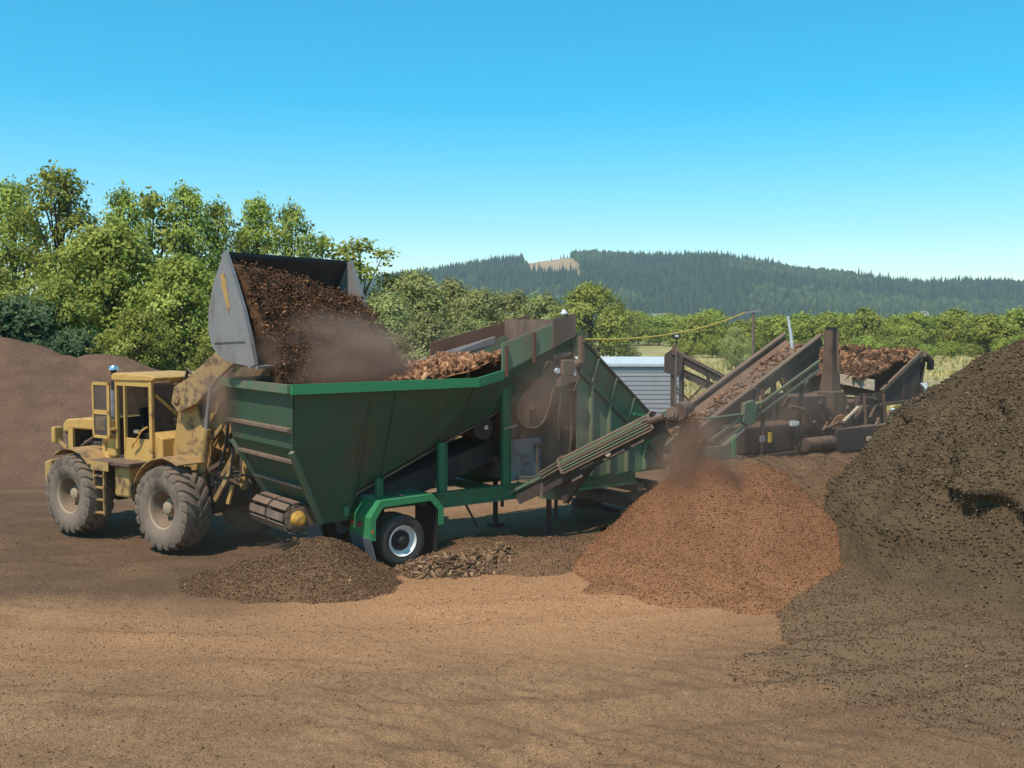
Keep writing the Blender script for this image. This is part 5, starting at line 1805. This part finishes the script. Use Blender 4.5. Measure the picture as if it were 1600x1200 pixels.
# ---- poles, cable, planks
m = MB().tube([at(1053, 652, 29.2), at(1056, 527, 29.2)], .035, 8)
pl_ = at(1054, 600, 29.2)
lp = empty('lamp_pole', (pl_.x, pl_.y, 0))
tag(lp, 'thin dark lamp pole standing beside the steep rusty conveyor frame', 'lamp pole')
MB().tube([(0, 0, 0), (.02, 0, 2.4), (.05, 0, 4.42)], .035, 8, .025).build('pole', 'pole', lp)
m = MB().hexa([(-.10, -.12, 4.36), (.16, -.12, 4.36), (.16, .06, 4.40), (-.10, .06, 4.40), (-.07, -.10, 4.52), (.13, -.10, 4.52), (.13, .06, 4.56), (-.07, .06, 4.56)])
lh = m.build('lamp_head', 'dark_steel', lp)
MB().box(-.02, .08, -.13, -.115, 4.40, 4.46).build('lens', 'chrome', lh)

pw = at(1240, 548, 27.6)
pt = at(1231, 495, 27.5)
m = MB().tube([pw - Vector((0, 0, .25)), (pw + pt) / 2, pt], .05, 10, .035)
wp = m.build('white_pipe', 'white', None, True)
tag(wp, 'leaning white pipe standing up from the top of the trough conveyor', 'pipe')

yp = at(1176, 560, 33.0)
ypole = empty('wire_pole', (yp.x, yp.y, 0))
tag(ypole, 'weathered brown pole with crossarm carrying the end of the yellow cable', 'pole')
MB().tube([(0, 0, 0), (.04, 0, 2.6), (.0, 0, 5.25)], .075, 8, .05).build('pole', 'pole', ypole)
MB().beam((-.32, 0, 5.12), (.22, -.05, 5.22), .07, .07).build('crossarm', 'grey_steel', ypole)
MB().tube([(-.16, .0, 0), (-.10, 0, 3.4)], .035, 6).build('stub', 'pole', ypole)
A = TR_O + Vector((D.x * 4.45 + .6 * 1.2, D.y * 4.45 - .8 * 1.2, 4.42))
B = Vector((yp.x - .28, yp.y, 5.14))
pts = []
for k in range(25):
    f = k / 24
    p = A.lerp(B, f)
    p.z -= 0.42 * 4 * f * (1 - f) * .62
    pts.append(p)
cb = MB().tube(pts, .022, 6).build('yellow_cable', 'cable', None, True)
tag(cb, 'yellow cable sagging from the trailer head to the brown pole', 'cable')

for (u, v, Y, L_, w_, a_, mt, nm, lb) in ((1445, 597, 46, 3.4, .16, .05, 'wood_pale', 'timber', 'long pale timber lying on the dry field edge'),
                                        (1400, 603, 44, 1.6, .12, -.1, 'wood_pale', 'timber', 'short pale timber lying beside the long one'),
                                        (1408, 639, 33, .85, .16, .35, 'white', 'white_board', 'white board lying on the bank behind the compost pile'),
                                        (1365, 685, 26.5, .45, .08, .4, 'wood_pale', 'wood_offcut', 'small pale wood offcut at the foot of the grinder')):
    p = at(u, v, Y)
    o = MB().beam((-L_ / 2, 0, 0), (L_ / 2, 0, 0), w_, .10).build(nm, mt, None)
    o.location = (p.x, p.y, max(p.z, .1))
    o.rotation_euler = (0, -.12 if mt == 'white' else 0, a_)
    tag(o, lb, 'timber' if mt != 'white' else 'board')


# low grassy bank carrying the field beyond the grinder
def h_bank(X, Y):
    z = 1.9 * np.exp(-(((X - 16.5) / 6.5) ** 2 + ((Y - 35) / 3.5) ** 2)) - .12
    return z + .15 * fbm(X * .6, Y * .6, 4, 320) * sstep(0, .4, z)


def bank_mat():
    t = NT('grassy_bank')
    co = t.n('ShaderNodeTexCoord').outputs['Object']
    c = t.mix(t.mapr(t.noise(co, .8, 5), .35, .65), (.10, .125, .035), (.26, .20, .085))
    c = t.mix(t.mapr(t.noise(co, 9, 4), .4, .7, 0, .6), c, (.08, .07, .03))
    return t.done(t.bsdf(c, 1, 0, t.bump(t.noise(co, 12, 4), .6, .08), 0))


MAT['bank'] = bank_mat()
bk, PV_b = heap('grassy_bank', 'low grassy earth bank beyond the grinder', 6, 28, 27, 44, .2, h_bank, 'bank')
bk['kind'] = 'structure'
del bk['label'], bk['category']

# ================================================================== TREES
def leaf_material(name, cols, trans=0.35):
    t = NT(name)
    a = t.attr('tint')
    rp = t.n('ShaderNodeValToRGB')
    els = rp.color_ramp.elements
    while len(els) < len(cols):
        els.new(.5)
    for i, cc in enumerate(cols):
        els[i].position = i / (len(cols) - 1)
        els[i].color = rgb(cc)
    t.l(a.outputs['Fac'], rp.inputs[0])
    oi = t.n('ShaderNodeObjectInfo')
    hs = t.n('ShaderNodeHueSaturation')
    t.l(rp.outputs[0], hs.inputs['Color'])
    t.l(t.mapr(oi.outputs['Random'], 0, 1, .485, .512), hs.inputs['Hue'])
    t.l(t.mapr(oi.outputs['Random'], 0, 1, .85, 1.15), hs.inputs['Value'])
    b = t.bsdf(hs.outputs[0], .75, 0, None, .15)
    tl = t.n('ShaderNodeBsdfTranslucent')
    t.l(hs.outputs[0], tl.inputs[0])
    mx = t.n('ShaderNodeMixShader')
    mx.inputs[0].default_value = trans
    t.l(b.outputs[0], mx.inputs[1])
    t.l(tl.outputs[0], mx.inputs[2])
    t.l(mx.outputs[0], t.out.inputs['Surface'])
    return t.m


MAT['leaf_tree'] = leaf_material('tree_leaves', [(.135, .160, .034), (.275, .305, .058), (.41, .43, .085), (.52, .52, .13)], .28)
MAT['leaf_bush'] = leaf_material('willow_leaves', [(.17, .18, .06), (.29, .295, .095), (.39, .38, .13), (.48, .455, .18)], .28)
MAT['leaf_field'] = leaf_material('field_tree_leaves', [(.14, .165, .03), (.26, .29, .05), (.37, .395, .07), (.47, .475, .10)], .28)
MAT['leaf_dark'] = leaf_material('dark_shrub_leaves', [(.06, .09, .045), (.10, .14, .062), (.15, .19, .08), (.21, .24, .10)], .4)
MAT['trunk'] = plain('tree_bark', (.085, .066, .050), .95, 0, .3, 6)


def leaves(centres, dirs, per, spread, size, rng, tcol):
    """leaf blades round each twig, their faces turned mostly outward and up"""
    n = len(centres) * per
    C = np.repeat(centres, per, axis=0) + rng.normal(0, 1, (n, 3)) * spread * np.array([1, 1, .8])
    L = size * rng.uniform(.6, 1.35, n)
    nn = np.repeat(dirs, per, axis=0) * .75 + np.array([0, 0, .45]) + rng.normal(0, .55, (n, 3))
    nn /= np.linalg.norm(nn, axis=1)[:, None] + 1e-9
    ta = np.cross(nn, rng.normal(0, 1, (n, 3)))
    ta /= np.linalg.norm(ta, axis=1)[:, None] + 1e-9
    tb = np.cross(nn, ta)
    base = np.array([(-.5, 0, 0), (0, -.32, .07), (.5, 0, 0), (0, .32, .07)])
    W = (base[None, :, 0:1] * ta[:, None] + base[None, :, 1:2] * tb[:, None] + base[None, :, 2:3] * nn[:, None]) * L[:, None, None] + C[:, None, :]
    F = np.arange(n * 4).reshape(n, 4)
    tv = np.clip(np.repeat(tcol, per) + rng.normal(0, .14, n), 0, 1)
    return W.reshape(-1, 3), F, np.repeat(tv, 4)


def make_tree(name, H, Wd, base_h, lobes, twigs, per, leaf, mat, seed, top_heavy=.5, lean=0.0):
    """tree of height H standing at the origin: trunk with limbs, crown of leaf sprays"""
    rng = np.random.RandomState(seed)
    root = empty(name, (0, 0, 0))
    cen, dr_, tc, limb = [], [], [], []
    for i in range(lobes):
        f = (i + .5) / lobes
        z = base_h + (H - base_h) * (0.06 + .86 * f)
        prof = math.sin(PI * min(1, (0.16 + .84 * f) ** (1.25 if top_heavy > .5 else .8))) ** .6
        a = i * 2.4 + rng.uniform(-.5, .5)
        rr = Wd * .5 * prof * rng.uniform(.45, 1.02)
        c = np.array([rr * math.cos(a) + lean * z, rr * math.sin(a), z])
        lr = Wd * rng.uniform(.12, .19) * (0.65 + .5 * prof)
        d = rng.normal(0, 1, (twigs, 3))
        d[:, 2] = np.where(d[:, 2] < -.5, -d[:, 2], d[:, 2])
        d /= np.linalg.norm(d, axis=1)[:, None]
        rad = lr * rng.uniform(.45, 1.15, twigs) ** .6
        p = c + d * rad[:, None] * np.array([1, 1, .85])
        ok = p[:, 2] > base_h * .55
        out = np.array([math.cos(a), math.sin(a), .2]) * .5
        cen.append(p[ok])
        dr_.append((d + out)[ok])
        tc.append(np.clip(.46 + rng.normal(0, .15) + .10 * d[ok][:, 2], 0, 1))
        limb.append(c)
    nl = max(3, twigs // 5)
    p = np.stack([lean * H + rng.normal(0, Wd * .06, nl), rng.normal(0, Wd * .06, nl), rng.uniform(H - .18 * (H - base_h), H - .1, nl)], -1)
    cen.append(p); tc.append(np.full(nl, .5)); dr_.append(np.tile(np.array([[0, 0, 1.0]]), (nl, 1)))
    V, F, tv = leaves(np.concatenate(cen), np.concatenate(dr_), per, leaf * .9, leaf, rng, np.concatenate(tc))
    np_mesh('crown', V, F, mat, root, {'tint': tv})
    m = MB()
    m.tube([(0, 0, -.2), (lean * H * .3 + .05, .03, H * .35), (lean * H * .8, 0, H * .85)], .022 * H, 8, .005 * H)
    for c in limb:
        z0 = max(.12 * H, c[2] - .28 * H)
        m.tube([(lean * z0, 0, z0), ((lean * z0 + c[0]) * .5, c[1] * .4, (z0 + c[2]) * .5 - .02 * H), tuple(c)], .008 * H, 5, .002 * H, False)
    m.build('trunk', 'trunk', root)
    return root


TREE_A = make_tree('broadleaf_tree', 13.0, 6.0, 2.2, 40, 22, 10, .25, 'leaf_tree', 401, .4)
TREE_B = make_tree('broadleaf_tree', 12.5, 5.2, 2.0, 34, 20, 10, .25, 'leaf_tree', 402, .6)
TREE_C = make_tree('broadleaf_tree', 10.0, 7.0, .8, 50, 26, 11, .25, 'leaf_tree', 403, .4)
TREE_D = make_tree('broadleaf_tree', 9.5, 3.8, 3.0, 18, 16, 8, .25, 'leaf_tree', 404, .7)
BUSH_A = make_tree('willow_bush', 7.5, 7.0, .3, 46, 28, 12, .21, 'leaf_bush', 411, .4)
BUSH_B = make_tree('willow_bush', 6.5, 6.0, .3, 40, 28, 12, .21, 'leaf_bush', 412, .5)
SHRUB = make_tree('dark_shrub', 5.0, 6.0, .2, 36, 30, 12, .22, 'leaf_dark', 421, .4)
FIELD_A = make_tree('field_tree', 7.5, 7.5, .6, 30, 22, 9, .42, 'leaf_field', 431, .4)
FIELD_B = make_tree('field_tree', 6.5, 5.5, .5, 26, 20, 9, .42, 'leaf_field', 432, .6)
FIELD_C = make_tree('field_tree', 5.0, 7.0, .3, 28, 22, 9, .42, 'leaf_field', 433, .4)
HTS = {TREE_A: 13.0, TREE_B: 12.5, TREE_C: 10.0, TREE_D: 9.5, BUSH_A: 7.5, BUSH_B: 6.5, SHRUB: 5.0, FIELD_A: 7.5, FIELD_B: 6.5, FIELD_C: 5.0}
_used = set()


def plant(src, u, vtop, Y, label, cat, wide=1.0, group=None):
    p = at(u, vtop, Y)
    o = src if src not in _used else copy_tree(src)
    _used.add(src)
    s = p.z / HTS[src]
    o.location = (p.x, p.y, 0)
    o.scale = (s * wide, s * wide, s)
    o.rotation_euler = (0, 0, RNG.uniform(0, 6.28))
    for k in ('group', 'label', 'category'):
        if k in o:
            del o[k]
    tag(o, label, cat, group)
    return o


GT = 'tall broadleaf trees behind the bark piles'
for (src, u, v, Y, wd, lb) in (
        (TREE_B, -60, 290, 66, 1.2, 'tall broadleaf tree partly cut off, beyond the tallest tree'),
        (TREE_A, 18, 272, 64, .8, 'tall airy broadleaf tree next to the tallest dark-topped tree'),
        (TREE_A, 90, 250, 60, .85, 'tallest broadleaf tree with broad flat dark top above the bark pile'),
        (TREE_B, 148, 352, 66, .8, 'shorter tree low in the gap between the tallest tree and the twin spires'),
        (TREE_B, 192, 284, 58, .7, 'narrow tree with spiky top left of the loader exhaust line'),
        (TREE_D, 232, 292, 60, .9, 'slim spire-shaped tree between two bushy trees'),
        (TREE_A, 290, 279, 60, .75, 'broad sunlit tree standing straight above the loader cab'),
        (TREE_B, 340, 306, 62, .75, 'yellowish green tree just behind the tipped bucket'),
        (TREE_A, 402, 299, 64, .75, 'bushy tree rising over the middle of the tipped bucket'),
        (TREE_B, 455, 309, 62, .75, 'open-branched tree rising over the bucket with sky gaps'),
        (TREE_D, 500, 362, 64, .9, 'small thin-crowned tree next to the open-branched one'),
        (TREE_D, 562, 368, 66, 1.25, 'lone sparse small tree against the sky, right of the bucket')):
    plant(src, u, v, Y, lb, 'tree', wd, GT)
for (u, v, Y, wd, lb) in ((170, 345, 50, 1.0, 'big rounded light green tree in front of the tall row, left of the loader cab'),
                          (285, 395, 48, .9, 'low leafy tree directly behind the loader cab roof'),
                          (-20, 410, 52, 1.0, 'rounded green tree at the back of the tallest bark pile'),
                          (395, 430, 52, .9, 'leafy lower tree hidden behind the bucket and its load'),
                          (90, 430, 47, .7, 'low light green tree between the dark shrubs and the big rounded tree'),
                          (345, 500, 45, .9, 'low leafy tree close behind the loader lift arms'),
                          (215, 480, 44, .9, 'low leafy tree close behind the loader exhaust'),
                          (480, 440, 58, 1.0, 'leafy lower tree hidden behind the bucket far side')):
    plant(TREE_C, u, v, Y, lb, 'tree', wd, 'lower trees in front of the tall row')
for (u, v, Y, wd) in ((30, 472, 46, 1.0), (115, 520, 44, .7), (-60, 480, 45, 1)):
    plant(SHRUB, u, v, Y, 'dark bluish green shrub at the foot of the tall trees behind the bark piles', 'shrub', wd, 'dark shrubs at the foot of the trees')
for (src, u, v, Y, wd, lb) in (
        (BUSH_A, 640, 425, 66, 1.0, 'tall pale willow bush to the right of the pouring bark'),
        (BUSH_B, 700, 440, 70, 1.0, 'pale willow bush above the rusty far board, next to the tall one'),
        (BUSH_A, 745, 452, 66, .9, 'dusty olive willow bush above the middle of the rusty far board'),
        (BUSH_B, 800, 458, 72, 1.0, 'yellowish willow bush behind the trailer side boards'),
        (BUSH_B, 848, 460, 70, .8, 'small yellow-green bush behind the white beacon'),
        (BUSH_A, 600, 460, 58, 1.0, 'willow bush half hidden behind the pouring bark'),
        (BUSH_B, 668, 490, 54, 1.0, 'low willow bush close behind the hopper load'),
        (BUSH_B, 740, 500, 55, .9, 'low dusty bush close behind the rusty far board')):
    plant(src, u, v, Y, lb, 'bush', wd, 'willow bushes behind the trailer')
plant(TREE_C, 922, 440, 62, 'round dense green tree rising behind the trailer head', 'tree', 1.0)
plant(SHRUB, 905, 522, 50, 'small dark shrub at the edge of the dry grass by the grey box trailer', 'shrub', .5)
plant(BUSH_B, 982, 540, 60, 'tiny yellowish bush alone on the dry grass', 'bush', .7)
r_ = np.random.RandomState(500)
FL = 'bright green tree in the tree line beyond the dry field'
for k in range(40):
    u = 1078 + 15.5 * k + r_.uniform(-7, 7)
    v = 499 + r_.uniform(-15, 14) + (10 if u < 1090 else 0)
    Yd = r_.uniform(165, 200)
    ki = r_.randint(3)
    plant((FIELD_A, FIELD_B, FIELD_C)[ki], u, v, Yd, ('broad domed ' + FL, 'upright narrow-crowned ' + FL, 'wide spreading ' + FL)[ki], 'tree', r_.uniform(.9, 1.25), 'tree line beyond the dry field')
for k in range(16):
    u = 1080 + 34 * k + r_.uniform(-12, 12)
    plant(FIELD_C, u, 532 + r_.uniform(-8, 8), r_.uniform(150, 162), 'low bright green shrub at the front of the tree line beyond the dry field', 'shrub', r_.uniform(.8, 1.2), 'shrubs at the front of the tree line')
plant(BUSH_A, 1150, 512, 110, 'leafy bush just right of the brown wire pole', 'bush', .8)
for k in range(10):
    plant(FIELD_A, 950 + 16 * k, 492 + r_.uniform(-5, 5), r_.uniform(230, 300), 'dull green tree on the plain far beyond the dry field', 'tree', 1.2, 'far trees on the plain')

# far white houses on the plain
for (u, v0, v1, Y, W_, lb) in ((1003, 497, 511, 520, 8.5, 'small white far house with pale gable beyond the trees'), (1034, 490, 497, 700, 16, 'long pale far house roof under the hill'), (1445, 486, 490, 800, 6, 'tiny pale far house above the right tree line')):
    p = at(u, v0, Y)
    hs_ = empty('far_house', (p.x, p.y, 0))
    tag(hs_, lb, 'house')
    top = p.z
    MB().box(-W_ / 2, W_ / 2, 0, W_ * .7, 0, top - 1.5).build('wall', 'white', hs_)
    MB().prism([(-W_ / 2 - .4, -.4, top - 1.5), (W_ / 2 + .4, -.4, top - 1.5), (W_ / 2 - 1, W_ * .35, top), (-W_ / 2 + 1, W_ * .35, top)], (0, 0, .2)).build('roof', 'grey_steel', hs_)
    for k in (-.25, .25):
        MB().box(W_ * k - .6, W_ * k + .6, -.08, -.02, top - 3.6, top - 2.2).build('window', 'dark_steel', hs_)

# dry grass tufts
r_ = np.random.RandomState(510)
n_ = 16000
yy = 40 + r_.rand(n_) ** 1.6 * 110
xx = r_.uniform(-.15, .62, n_) * yy
ok = fbm(xx * .08, yy * .08, 3, 330) + r_.rand(n_) * .5 > .05
xx, yy = xx[ok], yy[ok]
n_ = len(xx)
hg = r_.uniform(.2, .6, n_)
V = np.zeros((n_, 3, 3))
a_ = r_.rand(n_) * 6.28
wg = .16
V[:, 0] = np.stack([xx - wg * np.cos(a_), yy - wg * np.sin(a_), 0 * xx - .03], -1)
V[:, 1] = np.stack([xx + wg * np.cos(a_), yy + wg * np.sin(a_), 0 * xx - .03], -1)
V[:, 2] = np.stack([xx + r_.normal(0, .12, n_), yy + r_.normal(0, .12, n_), hg], -1)
MAT['grass'] = tinted('dry_grass', [(.22, .21, .07), (.40, .33, .13), (.50, .40, .18), (.58, .46, .22)], 1, 0)
tag(np_mesh('dry_grass', V.reshape(-1, 3), np.arange(n_ * 3).reshape(n_, 3), 'grass', None, {'tint': np.repeat(r_.rand(n_), 3)}), 'dry yellow grass standing on the field beyond the yard', 'grass', kind='stuff')


# ================================================================== DUST AND HAZE
def dust(name, label, c, rad, density, seed, colour=(.60, .40, .29), nscale=1.6):
    m = MB()
    m.lathe([(math.sin(PI * k / 12), -math.cos(PI * k / 12)) for k in range(13)], (0, 0, 0), (0, 0, 1), 24)
    t = NT(name)
    co = t.n('ShaderNodeTexCoord').outputs['Object']
    ln = t.n('ShaderNodeVectorMath', operation='LENGTH')
    t.l(co, ln.inputs[0])
    fall = t.mapr(ln.outputs['Value'], 0.98, 0.15)
    mp = t.n('ShaderNodeMapping')
    mp.inputs['Location'].default_value = (seed * 3.7, seed * 1.3, seed * .7)
    t.l(co, mp.inputs['Vector'])
    nz = t.mapr(t.noise(mp.outputs[0], nscale, 3, .55), .36, .66)
    den = t.math('MULTIPLY', t.math('MULTIPLY', fall, nz), density)
    pv = t.n('ShaderNodeVolumePrincipled')
    pv.inputs['Color'].default_value = rgb(colour)
    pv.inputs['Anisotropy'].default_value = .2
    t.l(den, pv.inputs['Density'])
    t.l(pv.outputs[0], t.out.inputs['Volume'])
    t.m.cycles.volume_step_rate = 1.0
    o = m.build('dust_cloud', t.m)
    o.location = c
    o.scale = rad
    tag(o, label, 'dust', kind='stuff')
    return o


dust('dust_bucket', 'brown dust billowing below the tipped bucket and over the hopper rim', at(505, 560, 20.0), (2.1, 1.7, 1.15), 3.6, 1)
dust('dust_hopper', 'brown dust rolling off the bark where it lands in the hopper', at(590, 565, 20.6), (1.0, 1.0, .8), 2.0, 7)
dust('dust_loader', 'brown dust drifting between the loader arms and the hopper', at(360, 610, 20.6), (.9, 1.0, .9), 3.0, 2)
dust('dust_fines', 'reddish dust round the fines falling off the conveyor drum', at(1092, 742, 20.0), (1.2, 1.0, 1.7), 3.2, 3, (.68, .42, .29))
dust('dust_drive', 'thin brown dust hanging round the trailer drive housing', at(860, 640, 21.5), (1.5, 1.2, 1.6), .9, 4)
dust('dust_front', 'brown dust drifting under the discharge conveyor', at(985, 745, 21.6), (1.3, .8, .8), .7, 9)
dust('dust_yard', 'thin tan dust hanging low over the whole yard', (2.0, 23.0, 1.5), (15, 8.5, 5.5), .030, 11, (.80, .62, .47), 2.2)
dust('dust_grinder', 'thin dust veil over the rusty grinder', at(1200, 640, 24.5), (3.2, 1.6, 1.5), .35, 5)
hz = MB().box(-4300, 4300, -500, 4300, -6, 420)
t = NT('haze_air')
pv = t.n('ShaderNodeVolumePrincipled')
pv.inputs['Color'].default_value = (.68, .83, 1.0, 1)
pv.inputs['Density'].default_value = 0.00013
pv.inputs['Anisotropy'].default_value = .1
t.l(pv.outputs[0], t.out.inputs['Volume'])
hzo = hz.build('haze', t.m)
tag(hzo, 'pale blue haze over the far plain and hill', 'haze', kind='stuff')
